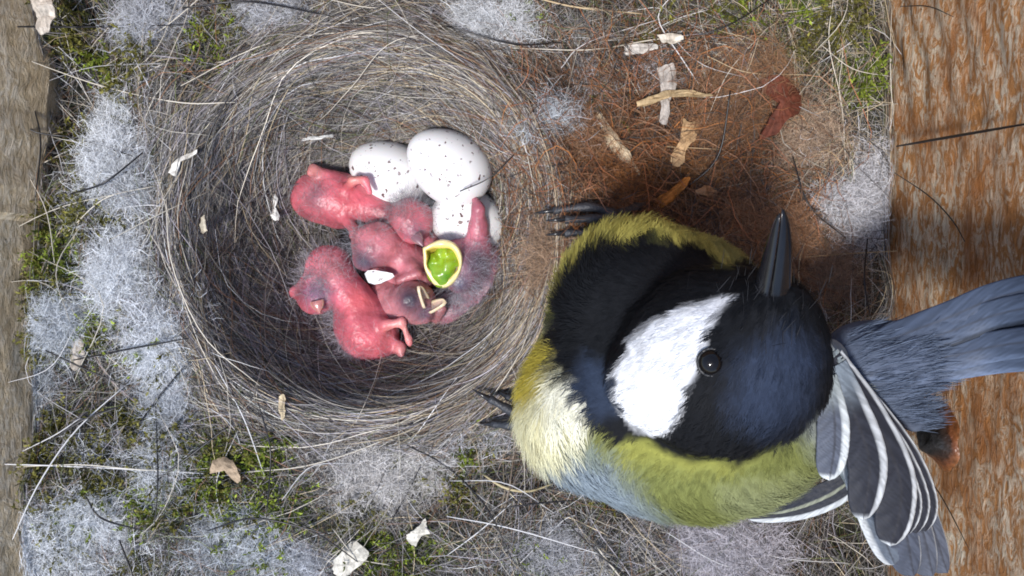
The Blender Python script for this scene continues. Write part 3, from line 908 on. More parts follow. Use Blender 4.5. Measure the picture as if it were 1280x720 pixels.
flake('dry_leaf', [(868, 238), (886, 232), (896, 240), (890, 246), (872, 243)], 'tiny curled brown leaf end right of the orange leaf', 'leaf', (.44, .24, .12), lift=.4, axis=(1, 0), curl=.6)
flake('bark_flake', [(822, 86), (842, 80), (846, 104), (838, 124), (834, 154), (825, 152), (826, 120)], 'upright silvery bark strip above the tan leaf scrap', 'bark flake', (.52, .47, .42), lift=.36, axis=(0, 1))
flake('dry_leaf', [(796, 128), (822, 117), (850, 112), (886, 118), (884, 122), (850, 118), (824, 124), (800, 134)], 'straw coloured leaf strip crossing the silvery bark strip', 'leaf', (.46, .34, .19), lift=.45, axis=(1, 0))
flake('bark_flake', [(780, 58), (812, 54), (822, 60), (808, 66), (784, 68)], 'flat whitish flake near the top edge right of centre', 'bark flake', (.66, .62, .56), lift=.35)
flake('bark_flake', [(822, 44), (850, 42), (852, 52), (830, 54)], 'small whitish flake touching the top of the silvery strip', 'bark flake', (.66, .60, .50), lift=.42)
flake('bark_piece', [(943, 104), (962, 98), (985, 104), (1000, 118), (998, 140), (980, 152), (966, 170), (950, 172), (962, 146), (968, 128), (950, 118)], 'hooked red brown bark piece in the brown litter', 'bark', (.16, .05, .03), lift=.2, curl=.5, axis=(.3, .9), thick=.1)
flake('dry_leaf', [(268, 574), (284, 570), (297, 580), (303, 596), (296, 604), (290, 588), (276, 582), (266, 590)], 'curled papery brown scrap above the moss at lower left', 'leaf', (.48, .36, .24), lift=.3, curl=.6)
flake('shell_bit', [(340, 246), (345, 240), (348, 250), (343, 262), (350, 272), (344, 276), (337, 264)], 'thin white shell bit on the left wall of the cup', 'shell bit', (.80, .78, .74), lift=.12, axis=(0, 1))
flake('shell_bit', [(212, 216), (216, 204), (232, 194), (246, 188), (247, 191), (232, 199), (220, 208), (217, 220)], 'white curved sliver outside the upper left rim', 'shell bit', (.78, .74, .66), lift=.25, axis=(.8, -.5))
flake('shell_bit', [(352, 172 + 4), (372, 172), (412, 169), (413, 172), (380, 176)], 'thin white sliver on the back wall of the cup above the pink chicks', 'shell bit', (.75, .74, .70), lift=.1)
flake('bark_flake', [(252, 272), (257, 270), (258, 286), (254, 292), (250, 288)], 'tiny cream chip on the left rim of the cup', 'bark flake', (.62, .55, .42), lift=.2, axis=(0, 1))

# ------------------------------------------------------------------ eggs
def make_egg(c, axis, L, W, label, spin=0.0):
    A = frame(axis, up=(0.1, 0.2, 1))
    nu, nv = 28, 40
    v, f = [], []
    for i in range(nu + 1):
        t = math.pi * i / nu
        x = -math.cos(t)
        r = math.sin(t) * (1 - 0.13 * x)
        for k in range(nv):
            a = 2 * math.pi * k / nv + spin
            p = np.array([x * L / 2, r * W / 2 * math.cos(a), r * W / 2 * math.sin(a)])
            v.append(c + p @ A)
    for i in range(nu):
        for k in range(nv):
            k2 = (k + 1) % nv
            f.append((i * nv + k, i * nv + k2, (i + 1) * nv + k2, (i + 1) * nv + k))
    return obj('egg', np.array(v), f, M_EGG, None, label=label, cat='egg', group='speckled eggs in the cup')
make_egg(P(561, 208, 15.2), (-.82, .52, .40), 1.74, 1.36, 'largest white speckled egg, rearmost in the cup, crossed by a black hair')
make_egg(P(488, 219, 16.0), (-.85, .42, .12), 1.72, 1.34, 'white speckled egg behind the upper left pink chick')
make_egg(P(587, 276, 15.75), (.86, -.30, -.1), 1.55, 1.26, 'white speckled egg half hidden below the largest egg')

# ------------------------------------------------------------------ chicks
def skincol(v, n, tint=(.58, .14, .175), purple=(), red=()):
    b = fbm(v[:, 0] * 2.2 + 4, v[:, 1] * 2.2, v[:, 2] * 2.2, oct=3)
    c = np.array(tint)[None, :] * (0.22 + 1.45 * b)[:, None]
    veins = np.abs(fbm(v[:, 0] * 4, v[:, 1] * 4 + 7, v[:, 2] * 4, oct=3) - 0.5)
    c = c * (1 - 0.2 * np.exp(-(veins / 0.03) ** 2))[:, None]
    for (ctr, r, cl, amt) in purple:
        w = amt * np.exp(-(np.linalg.norm(v - ctr, axis=1) / r) ** 2.4)
        c = c * (1 - w[:, None]) + np.array(cl) * w[:, None]
    return c

def down(parent, v, n, centers, N, ln=(.25, .55), col=(.25, .25, .27)):
    """wisps of natal down"""
    wts = np.zeros(len(v))
    for (ctr, r, amt) in centers:
        wts += amt * np.exp(-(np.linalg.norm(v - ctr, axis=1) / r) ** 2)
    wts *= (n[:, 2] > -0.2)
    i = rng.choice(len(v), size=N, p=wts / wts.sum())
    S = 6
    d0 = norm(n[i] * 0.8 + rng.normal(0, 0.55, (N, 3)))
    stp = d0[:, None, :] + np.cumsum(rng.normal(0, 0.25, (N, S, 3)), axis=1)
    ll = rng.uniform(*ln, N)[:, None, None] / S
    pts = v[i][:, None, :] + np.cumsum(norm(stp) * ll, axis=1) - d0[:, None, :] * ll
    c = np.array(col) * rng.uniform(.6, 1.5, (N, 1))
    vv_, f_, c_ = ribbons(pts, rng.uniform(.002, .0042, N), c)
    obj('down', vv_, f_, M_WOOL, parent, col=c_, kind='stuff')

def chick(label, shapes, k, centers, purple, tint=(.58, .14, .175), ndown=900, dcol=(.25, .25, .27)):
    lo = np.min([s[1] for s in shapes], axis=0); hi = np.max([s[2] for s in shapes], axis=0)
    e = empty('chick', ((lo[0] + hi[0]) / 2, (lo[1] + hi[1]) / 2, lo[2]), label, 'chick', 'naked chicks in the cup')
    wr = lambda p: 0.03 * (fbm(p[..., 0] * 4, p[..., 1] * 4, p[..., 2] * 4, oct=3) - 0.5) * 2
    v, f = fix_out(*skin_mesh(shapes, k, 0.035, wr))
    n = vnormals(v, f)
    if ((v - v.mean(axis=0)) * n).sum() < 0: n = -n
    obj('body', v, f, M_CHICK, e, col=skincol(v, n, tint, purple))
    if ndown:
        down(e, v, n, centers, ndown, col=dcol)
    return e

def beak(parent, base, tip, w, gape=0.3, colr=(.62, .55, .40), flange=(.75, .66, .36), name='beak'):
    """closed chick bill: two low halves with a swollen pale flange at the corners"""
    base = np.asarray(base); tip = np.asarray(tip)
    A = frame(tip - base); L = np.linalg.norm(tip - base)
    parts = []
    for sgn_, hgt in ((1, .5), (-1, .42)):
        ns, na = 9, 10
        v, f, c = [], [], []
        for i in range(ns):
            t = i / (ns - 1)
            ww = w * (1 - t ** 1.4) * (1 + .25 * math.sin(t * 3)) + .008
            for k_ in range(na):
                a = math.pi * k_ / (na - 1)
                p = np.array([t * L, ww * math.cos(a), sgn_ * (ww * hgt * math.sin(a) + .004 + gape * t * w * 0.5)])
                v.append(base + p @ A)
                edge = abs(math.cos(a)) > .85 and t < .75
                c.append(np.array(flange if edge else colr) * (0.9 + .15 * rng.random()))
        for i in range(ns - 1):
            for k_ in range(na - 1):
                f.append((i * na + k_, i * na + k_ + 1, (i + 1) * na + k_ + 1, (i + 1) * na + k_))
            f.append((i * na + na - 1, i * na, (i + 1) * na, (i + 1) * na + na - 1))
        parts.append((np.array(v), f, np.array(c)))
    V, F, C = merge(parts)
    return obj(name, V, F, M_GAPE, parent, col=C)

EYE = (.07, .075, .12)
# upper left chick: rump to the left, neck stretched right, head beside the speckled egg
b1 = P(420, 250, 15.9); h1 = P(514, 276, 15.55)
c1 = chick('pink chick lying at the upper left, head pushed against the white egg', [
    s_ell(b1, (.80, .56, .55), frame((1, -.12, .05))), s_ell(P(392, 244, 15.95), (.46, .50, .46)),
    s_cap(P(450, 258, 15.8), P(492, 268, 15.7), .36, .24), s_ell(h1, (.46, .44, .42)), s_ell(P(518, 292, 15.4), (.2, .2, .18)),
    s_cap(P(415, 222, 15.7), P(392, 212, 15.5), .12, .10), s_cap(P(392, 212, 15.5), P(388, 216, 15.4), .10, .07),
    s_cap(P(430, 240, 15.5), P(441, 226, 15.25), .10, .085), s_cap(P(441, 226, 15.25), P(456, 224, 15.2), .085, .075), s_cap(P(456, 226, 15.2), P(462, 240, 15.2), .07, .06),
    s_cap(P(430, 272, 15.6), P(444, 288, 15.4), .12, .08), s_cap(P(444, 288, 15.4), P(440, 296, 15.35), .07, .05),
    s_cap(P(378, 245, 15.9), P(371, 243, 15.8), .13, .09)],
    .10, [(P(400, 245, 15.5), .30, .6), (h1 + (0, .2, .2), .4, 1.0)],
    [(P(396, 245, 15.4), .22, (.16, .12, .15), .6), (P(520, 290, 15.2), .22, EYE, .55), (P(506, 262, 15.1), .14, (.2, .1, .1), .6), (P(441, 226, 15.1), .2, (.62, .30, .24), .7), (P(392, 212, 15.4), .2, (.55, .28, .24), .7), (P(432, 252, 15.3), .36, (.55, .07, .08), .5), (P(500, 268, 15.3), .25, (.45, .18, .2), .5)],
    ndown=1100)
beak(c1, P(519, 294, 15.15), P(529, 308, 15.1), .10, colr=(.20, .10, .12), flange=(.40, .22, .20))
# middle chick: round head with a dark eye bulge, body to the right under the gaping one
h2 = P(470, 306, 15.35)
c2 = chick('pink chick in the middle with round bare head above the white shell scrap', [
    s_ell(h2, (.47, .44, .42)), s_ell(P(456, 326, 15.35), (.22, .2, .2)), s_cap(P(486, 312, 15.5), P(508, 326, 15.6), .32, .36),
    s_ell(P(514, 340, 15.7), (.52, .50, .45)), s_ell(P(484, 342, 15.9), (.45, .4, .35)), s_cap(P(514, 334, 15.3), P(535, 352, 15.35), .14, .10), s_cap(P(500, 350, 15.25), P(522, 342, 15.2), .10, .08)],
    .09, [(h2 + (-.2, .1, .2), .35, 1.0)], [(P(456, 327, 15.15), .30, (.06, .06, .09), .95), (P(478, 360, 15.6), .3, (.25, .12, .15), .5)], tint=(.56, .185, .215), ndown=420)
# lower left chick: neck curled up and over, head at the left, legs to the right
b3 = P(458, 412, 15.5)
c3 = chick('largest pink chick at the lower left, legs stretched out to the right', [
    s_ell(b3, (.80, .60, .58), frame((.42, -.9, .02))), s_ell(P(474, 446, 15.6), (.46, .46, .42)), s_cap(P(447, 385, 15.4), P(424, 350, 15.35), .42, .36),
    s_ell(P(412, 334, 15.5), (.46, .42, .42)), s_cap(P(412, 334, 15.5), P(398, 360, 15.55), .36, .34), s_ell(P(396, 366, 15.5), (.42, .42, .38)), s_ell(P(398, 372, 15.25), (.2, .2, .18)),
    s_cap(P(470, 402, 15.15), P(482, 406, 15.0), .13, .10), s_cap(P(482, 406, 15.0), P(502, 402, 14.95), .095, .075), s_cap(P(502, 402, 14.95), P(511, 424, 15.0), .07, .065), s_cap(P(511, 424, 15.0), P(512, 430, 15.0), .05, .045),
    s_cap(P(490, 430, 15.4), P(501, 436, 15.25), .12, .10), s_cap(P(501, 434, 15.25), P(502, 446, 15.2), .09, .07),
    s_cap(P(378, 366, 15.6), P(369, 366, 15.55), .15, .12), s_cap(P(430, 396, 15.3), P(424, 412, 15.2), .10, .08)],
    .10, [(P(400, 345, 15.2), .4, 1.0), (P(440, 450, 15.4), .45, 1.1), (P(425, 400, 15.3), .25, .6)],
    [(P(397, 366, 15.1), .30, (.20, .13, .22), .85), (P(500, 415, 14.9), .34, (.66, .33, .28), .75), (P(502, 440, 15.1), .2, (.62, .32, .30), .6), (P(448, 376, 15.0), .3, (.62, .10, .09), .5), (P(437, 452, 15.4), .35, (.40, .22, .26), .5), (P(455, 420, 14.9), .40, (.48, .05, .06), .45), (P(478, 436, 15.1), .3, (.60, .12, .14), .4), (P(412, 334, 15.0), .3, (.62, .26, .27), .5)],
    tint=(.62, .15, .195), ndown=2600, dcol=(.30, .28, .31))
beak(c3, P(396, 376, 15.05), P(400, 392, 15.05), .12, colr=(.45, .18, .17), flange=(.60, .42, .30))
# gaping chick at the right
h4 = P(578, 330, 15.4)
c4 = chick('dusky chick at the right gaping with bright green food in its beak', [
    s_ell(h4, (.48, .52, .44)), s_ell(P(613, 350, 15.9), (.86, .76, .58)), s_ell(P(570, 384, 16.0), (.70, .42, .42)), s_cap(P(597, 312, 15.45), P(598, 262, 14.98), .30, .12),
    s_cap(P(598, 262, 14.98), P(594, 250, 15.05), .10, .07), s_ell(P(574, 352, 15.2), (.24, .22, .2)), s_cap(P(548, 305, 15.85), P(600, 312, 15.9), .30, .34)],
    .12, [(P(600, 340, 15.3), .6, 1.0), (P(575, 380, 15.5), .5, 1.2)],
    [(P(592, 330, 15.1), .36, (.10, .11, .15), .85), (P(575, 356, 15.0), .22, (.09, .10, .15), .9), (P(570, 384, 15.5), .5, (.20, .15, .19), .7), (P(615, 365, 15.4), .4, (.34, .18, .24), .5), (P(555, 300, 15.4), .3, (.22, .12, .07), .6)],
    tint=(.46, .145, .185), ndown=2600, dcol=(.27, .26, .30))
# lower middle chick: dark bulging eye, bill ajar
h5 = P(516, 378, 15.25)
c5 = chick('small chick below the middle with a bulging blue grey eye and open pale bill', [
    s_ell(h5, (.44, .42, .40)), s_ell(P(514, 374, 14.95), (.25, .25, .19)), s_ell(P(530, 392, 15.2), (.19, .19, .17)), s_cap(P(500, 380, 15.5), P(486, 372, 15.8), .40, .42), s_ell(P(480, 376, 16.0), (.55, .45, .4)),
    s_cap(P(545, 395, 15.4), P(553, 385, 15.3), .13, .09)],
    .07, [(h5 + (.1, -.2, .1), .4, 1.0)], [(P(513, 375, 14.78), .30, (.015, .02, .04), 1.0), (P(531, 392, 15.0), .2, (.07, .075, .12), .8), (h5, .5, (.30, .16, .19), .35)], tint=(.54, .21, .23), ndown=180)

def half_bill(parent, name, base, tip, w, up, colr, flange, cup=.35):
    base = np.asarray(base); tip = np.asarray(tip)
    A = frame(tip - base, up); L = np.linalg.norm(tip - base)
    ns, na = 10, 9
    v, f, c = [], [], []
    for lay_ in (0, 1):
        for i in range(ns):
            t = i / (ns - 1)
            ww = w * math.sqrt(max(1 - t ** 1.6, 0)) + .006
            for k_ in range(na):
                u = -1 + 2 * k_ / (na - 1)
                p = np.array([t * L, ww * u, cup * ww * (u * u - .5) - lay_ * .06])
                v.append(base + p @ A)
                c.append(flange if abs(u) > .7 or t > .85 else colr)
    n = ns * na
    for lay_ in (0, 1):
        for i in range(ns - 1):
            for k_ in range(na - 1):
                a = lay_ * n + i * na + k_
                q = (a, a + 1, a + na + 1, a + na)
                f.append(q if lay_ == 0 else q[::-1])
    ring = [k_ for k_ in range(na)] + [i * na + na - 1 for i in range(1, ns)] + [(ns - 1) * na + k_ for k_ in range(na - 2, -1, -1)] + [i * na for i in range(ns - 2, 0, -1)]
    for a, b in zip(ring, ring[1:] + ring[:1]):
        f.append((a, n + a, n + b, b))
    return obj(name, np.array(v), f, M_GAPE, parent, col=np.array(c))
half_bill(c5, 'upper_beak', P(534, 380, 14.95), P(525, 358, 14.7), .12, (.8, .3, .6), (.52, .36, .30), (.74, .60, .42))
half_bill(c5, 'lower_beak', P(538, 384, 14.95), P(556, 376, 14.75), .13, (-.3, .6, .7), (.56, .40, .32), (.76, .62, .42))

# open mouth of the gaping chick: a deep funnel with a swollen cream rim
gp = np.array([(531, 312), (540, 307), (550, 303), (561, 304), (570, 310), (575, 322), (573, 338), (566, 350), (557, 356), (547, 355), (539, 347), (533, 334), (532, 322)], float)
gc = gp.mean(axis=0)
m = len(gp); ringpx = spline(np.vstack([gp, gp[:1]]), 40)[:-1]
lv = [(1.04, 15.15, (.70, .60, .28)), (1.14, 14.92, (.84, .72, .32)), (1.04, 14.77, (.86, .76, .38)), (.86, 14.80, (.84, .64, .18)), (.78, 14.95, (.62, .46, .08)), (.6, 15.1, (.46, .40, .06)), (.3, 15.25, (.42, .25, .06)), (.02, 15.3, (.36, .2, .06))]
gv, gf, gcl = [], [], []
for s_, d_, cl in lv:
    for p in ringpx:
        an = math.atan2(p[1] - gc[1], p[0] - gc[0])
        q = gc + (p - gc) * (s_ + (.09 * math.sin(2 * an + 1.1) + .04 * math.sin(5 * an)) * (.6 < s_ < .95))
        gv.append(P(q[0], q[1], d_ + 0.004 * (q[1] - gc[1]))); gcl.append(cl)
mm = len(ringpx)
for i in range(len(lv) - 1):
    for k in range(mm):
        gf.append((i * mm + k, i * mm + (k + 1) % mm, (i + 1) * mm + (k + 1) % mm, (i + 1) * mm + k))
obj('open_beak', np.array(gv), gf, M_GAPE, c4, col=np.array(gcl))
# the green morsel
shp = [s_cap(P(555, 315, 14.95), P(563, 324, 14.95), .14, .16), s_cap(P(563, 324, 14.95), P(557, 338, 14.97), .16, .15), s_cap(P(551, 340, 15.0), P(546, 346, 15.02), .14, .12), s_ell(P(552, 333, 15.0), (.27, .36, .2)), s_cap(P(541, 326, 14.98), P(545, 342, 14.95), .09, .13)]
v, f = fix_out(*skin_mesh(shp, .05, .024, lambda p: .06 * (vnoise(p[..., 0] * 9, p[..., 1] * 9, p[..., 2] * 9) - .5) * 2))
g = vnoise(v[:, 0] * 5, v[:, 1] * 5, v[:, 2] * 5)[:, None]
obj('food_morsel', v, f, M_GAPE, None, col=np.array([.05, .22, .01]) * g + np.array([.30, .42, .02]) * (1 - g), label='bright green soft food morsel held in the gaping beak', cat='food')
# small shell scrap between the chicks
v, f = [], []
for i in range(7):
    for k in range(14):
        a = 2 * math.pi * k / 14; r_ = .27 * i / 6 * (1 + .18 * math.sin(3 * a + 1))
        for_z = .9 - math.sqrt(max(.81 - r_ * r_, 0))
        v.append(P(472, 346, 15.05) + np.array([r_ * math.cos(a) * 1.0, r_ * math.sin(a) * .48, -for_z]))
n = len(v)
v = np.array(v + [(p[0], p[1], p[2] - .02) for p in v])
for L_ in (0, 1):
    for i in range(6):
        for k in range(14):
            q = (L_ * n + i * 14 + k, L_ * n + i * 14 + (k + 1) % 14, L_ * n + (i + 1) * 14 + (k + 1) % 14, L_ * n + (i + 1) * 14 + k)
            f.append(q[::-1] if L_ == 0 else q)
for k in range(14):
    f.append((84 + k, 84 + (k + 1) % 14, n + 84 + (k + 1) % 14, n + 84 + k))
obj('eggshell_scrap', v, f, M_EGG, None, label='small speckled white eggshell scrap wedged between the pink chicks', cat='eggshell')

# ------------------------------------------------------------------ adult bird
bc = P(850, 460, 11.8)
bird = empty('great_tit', (bc[0], bc[1], 2.9), 'great tit with white cheek, black bib and yellow flanks looking up from the rim', 'bird')
HC = P(902, 452, 9.75)
shapes = [
    s_ell(P(850, 490, 11.8), (2.28, 1.80, 1.9)), s_ell(P(745, 515, 11.4), (1.12, 1.05, 1.2)), s_ell(P(798, 388, 11.3), (1.22, 1.26, 1.2)), s_ell(P(850, 400, 11.5), (1.2, 1.25, 1.2)), s_ell(P(985, 510, 11.1), (1.0, .85, .9)),
    s_cap(P(855, 445, 10.9), HC, 1.30, 1.08), s_ell(HC, (1.18, 1.14, 1.10)), s_ell(P(942, 424, 9.4), (.80, .78, .80)), s_ell(P(963, 388, 9.0), (.44, .40, .42)),
    s_ell(P(835, 468, 9.75), (.62, .78, .66), frame((-.2, .9, .2))), s_ell(P(968, 468, 9.7), (.56, .70, .7)),
    s_cap(P(990, 505, 11.1), P(1085, 462, 11.0), .70, .48), s_ell(P(880, 575, 11.3), (1.5, .72, .9))]
v, f = fix_out(*skin_mesh(shapes, .22, .055, lambda p: .03 * (fbm(p[..., 0] * 2.5, p[..., 1] * 2.5, p[..., 2] * 2.5, oct=2) - .5) * 2))
n = vnormals(v, f)
if ((v - v.mean(axis=0)) * n).sum() < 0: n = -n

def plumage(v):
    d = CAMZ - v[:, 2]
    px = 640 + v[:, 0] * FOC / d; py = 360 - v[:, 1] * FOC / d
    w1 = (fbm(v[:, 0] * 4, v[:, 1] * 4, v[:, 2] * 4, oct=3) - .5) * 26
    w2 = (fbm(v[:, 0] * 9 + 5, v[:, 1] * 9, v[:, 2] * 9, oct=2) - .5) * 10
    X, Y = px + w1 * .6 + w2, py + w1 * .6 - w2
    c = np.tile(np.array([.155, .168, .05]), (len(v), 1))                      # mossy green mantle
    def put(poly, col, soft, amt=1.0):
        nonlocal c
        s = amt * sstep(soft, -soft, poly_sd(X, Y, poly))[:, None]
        c = c * (1 - s) + np.array(col) * s
    put([(640, 560), (720, 545), (770, 580), (820, 650), (700, 650), (620, 590)], (.22, .265, .30), 26)       # grey blue flank
    put([(900, 610), (1010, 590), (1060, 640), (900, 670)], (.26, .28, .16), 22, .5)
    put([(740, 535), (830, 545), (900, 575), (960, 560), (900, 590), (790, 580)], (.27, .26, .05), 18, .6)   # yellow wash under the head
    put([(985, 520), (1050, 420), (1120, 420), (1120, 560), (1020, 570)], (.22, .24, .25), 20, .8)           # grey rump
    put([(600, 590), (640, 480), (690, 410), (740, 440), (735, 540), (690, 575)], (.70, .66, .42), 16)        # cream breast side
    put([(640, 500), (665, 430), (700, 415), (690, 460), (668, 500)], (.50, .40, .06), 10)
    put([(690, 470), (735, 480), (735, 535), (680, 540)], (.86, .84, .70), 12, .8)
    put([(680, 400), (690, 300), (800, 240), (900, 255), (960, 330), (900, 330), (820, 298), (740, 318)], (.47, .41, .10), 9)   # yellow flank
    put([(835, 250), (930, 270), (970, 340), (930, 345), (880, 300), (830, 285)], (.26, .24, .08), 9)
    blk = (.007, .0075, .009)
    put([(684, 425), (700, 345), (745, 312), (810, 298), (870, 305), (908, 332), (950, 322), (1020, 325), (1085, 380), (1085, 440), (1042, 505), (992, 550), (920, 578),
         (850, 572), (800, 548), (770, 556), (735, 528), (715, 480), (690, 455)], blk, 7)
    put([(925, 440), (985, 400), (1024, 440), (1010, 510), (960, 545), (915, 520), (915, 475)], (.026, .036, .062), 26, .9)     # blue gloss of the crown, painted into its colour
    put([(730, 440), (770, 470), (775, 520), (745, 525), (715, 480)], (.035, .05, .085), 14, .7)
    put([(918, 368), (896, 404), (880, 436), (862, 470), (856, 500), (842, 530), (815, 545), (788, 532), (772, 500), (772, 462), (786, 428), (815, 404), (852, 386), (890, 374)],
        (.74, .74, .75), 6)
    return c
colv = plumage(v)
body = obj('body', v, f, M_BIRD, bird, col=colv)

# contour feathers: fine barbs lying back from the bill towards the tail
def barb_layer(N, ln_body, ln_head, wd, tilt):
    tri = np.vstack([f[:, [0, 1, 2]], f[:, [0, 2, 3]]])
    ar = np.linalg.norm(np.cross(v[tri[:, 1]] - v[tri[:, 0]], v[tri[:, 2]] - v[tri[:, 0]]), axis=1)
    nz = n[tri[:, 0], 2]
    ar = ar * np.where(nz > -0.25, 1.0, 0.15)
    i = rng.choice(len(tri), size=N, p=ar / ar.sum())
    uv = rng.random((N, 2)); flip = uv.sum(axis=1) > 1; uv[flip] = 1 - uv[flip]
    T = tri[i]
    p = v[T[:, 0]] + uv[:, :1] * (v[T[:, 1]] - v[T[:, 0]]) + uv[:, 1:] * (v[T[:, 2]] - v[T[:, 0]])
    nn = norm(n[T].mean(axis=1))
    bill = P(968, 372, 8.9); tailp = P(1100, 455, 10.9)
    hd = sstep(2.3, 1.5, np.linalg.norm(p - HC, axis=1))[:, None]
    g_head = norm(p - bill); g_body = norm(norm(tailp - p) * .7 + norm(p - P(860, 420, 10.5)) * .7)
    ruf = np.stack([fbm(p[:, 0] * 2 + 31 * k_, p[:, 1] * 2, p[:, 2] * 2, oct=2) - .5 for k_ in range(3)], axis=1)
    g = norm(g_head * hd + g_body * (1 - hd) + .6 * ruf + rng.normal(0, .12, (N, 3)))
    g = norm(g - nn * (g * nn).sum(axis=1, keepdims=True))
    b_ = np.cross(nn, g)
    ln = (ln_head * hd[:, 0] + ln_body * (1 - hd[:, 0])) * rng.uniform(.7, 1.3, N)
    lift_ = tilt * rng.uniform(.4, 1.6, N)
    # each feather is a fan of barbs leaving its shaft
    B, S = 11, 4
    s0 = np.tile(np.linspace(0.02, .72, B), (N, 1)) + rng.normal(0, .03, (N, B))
    sd = np.where(np.arange(B) % 2 == 0, 1, -1)[None, :] * rng.uniform(.35, .85, (N, B)) * (1.0 - .35 * s0)
    t = np.linspace(0, 1, S)
    along = s0[..., None] + .46 * t * (1 - .15 * np.abs(sd[..., None]))
    across = sd[..., None] * .42 * (t - .42 * t * t)
    hgt = lift_[:, None, None] * (along - .5 * along ** 2) - .10 * across ** 2 - .02 + .012 * rng.random((N, B, 1))
    L_ = ln[:, None, None, None]
    pts = p[:, None, None, :] + L_ * (g[:, None, None, :] * along[..., None] + b_[:, None, None, :] * across[..., None] + nn[:, None, None, :] * hgt[..., None])
    c = plumage((p + g * ln[:, None] * .3)) * rng.uniform(.80, 1.16, (N, 1))
    c = (c[:, None, :] * rng.uniform(.85, 1.12, (N, B, 1))).reshape(-1, 3)
    return ribbons(pts.reshape(N * B, S, 3), (rng.uniform(.6, 1.3, (N, B)) * wd).ravel(), c, flat=np.repeat(nn, B, axis=0)[:, None, :])
bv, bf, bcol = barb_layer(12500, .40, .17, .0085, .10)
obj('contour_feathers', bv, bf, M_BARB, body, col=bcol, kind='stuff')

# eye
def ball(c, r, nu=14, nv=20):
    vv_, ff_ = [], []
    for i in range(nu + 1):
        t = math.pi * i / nu
        for k_ in range(nv):
            a = 2 * math.pi * k_ / nv
            vv_.append(c + r * np.array([math.sin(t) * math.cos(a), math.sin(t) * math.sin(a), math.cos(t)]))
    for i in range(nu):
        for k_ in range(nv):
            ff_.append((i * nv + k_, (i + 1) * nv + k_, (i + 1) * nv + (k_ + 1) % nv, i * nv + (k_ + 1) % nv))
    return np.array(vv_), ff_
def on_body(px, py, off=0.0):
    d = CAMZ - v[:, 2]
    X = 640 + v[:, 0] * FOC / d; Y = 360 - v[:, 1] * FOC / d
    near = np.hypot(X - px, Y - py) < 9
    top = d[near].min() if near.any() else 10.0
    return P(px, py, top - off)
ep = on_body(890, 453)
ev, ef = ball(ep - np.array([0, 0, .085]), .15)
eye = obj('eye', ev, ef, M_EYE, bird)
# far-side eye on the hidden cheek
ev2, ef2 = ball(P(985, 430, 10.35), .17)
obj('eye', ev2, ef2, M_EYE, bird)
# eye ring
er = []
for a in np.linspace(0, 2 * np.pi, 24, endpoint=False):
    er.append(ep + np.array([0.148 * math.cos(a), .148 * math.sin(a), -.03]))
er.append(er[0]); rv, rf = tube(np.array(er), .018, 6, cap=False)
obj('eye_ring', rv, rf, M_FOOT, eye, col=np.array([.012, .012, .013]))

# bill: two tapering horny halves
def bill(name, base, tip, w, h, sgn_, bend, colr):
    base = np.asarray(base); tip = np.asarray(tip)
    A = frame(tip - base, up=(1, -.1, .35)); L = np.linalg.norm(tip - base)
    ns, na = 26, 16
    vv_, ff_ = [], []
    for i in range(ns):
        t = math.sin(i / (ns - 1) * math.pi / 2)
        k_ = math.sqrt(1 - t) * (1 - .06 * math.sin(math.pi * t))
        for j in range(na):
            a = math.pi * j / (na - 1)
            ww = w * k_; hh = h * k_
            p = np.array([t * L, ww * math.cos(a), sgn_ * (hh * math.sin(a) ** .95 + .0015) - bend * t * t])
            vv_.append(base + p @ A)
    for i in range(ns - 1):
        for j in range(na - 1):
            q = (i * na + j, i * na + j + 1, (i + 1) * na + j + 1, (i + 1) * na + j)
            ff_.append(q if sgn_ > 0 else q[::-1])
        q = (i * na + na - 1, i * na, (i + 1) * na, (i + 1) * na + na - 1)
        ff_.append(q if sgn_ > 0 else q[::-1])
    ff_.append(tuple(range(na)))
    return obj(name, np.array(vv_), ff_, M_HORN, bird, col=np.array(colr))
bb, bt = P(954, 402, 9.08), P(986, 262, 8.1)
bill('upper_beak', bb, bt, .25, .285, 1, .07, (.006, .006, .007))
bill('lower_beak', bb - np.array([.0, 0, .01]), bt - np.array([.01, .05, .0]), .245, .22, -1, .07, (.010, .010, .012))
# nostril bristles
N = 500
bp_ = bb + rng.normal(0, .24, (N, 3))
dr = norm((bt - bb)[None, :] + rng.normal(0, .35, (N, 3)) * 1.0)
t = np.linspace(0, 1, 4)
bp_ = bp_ + (bt - bb) * .10
pts = bp_[:, None, :] - dr[:, None, :] * .1 + dr[:, None, :] * (t * .24)[None, :, None]
vv_, ff_, cc_ = ribbons(pts, np.full(N, .008), np.tile([.02, .02, .022], (N, 1)))
obj('bristles', vv_, ff_, M_BARB, body, col=cc_, kind='stuff')

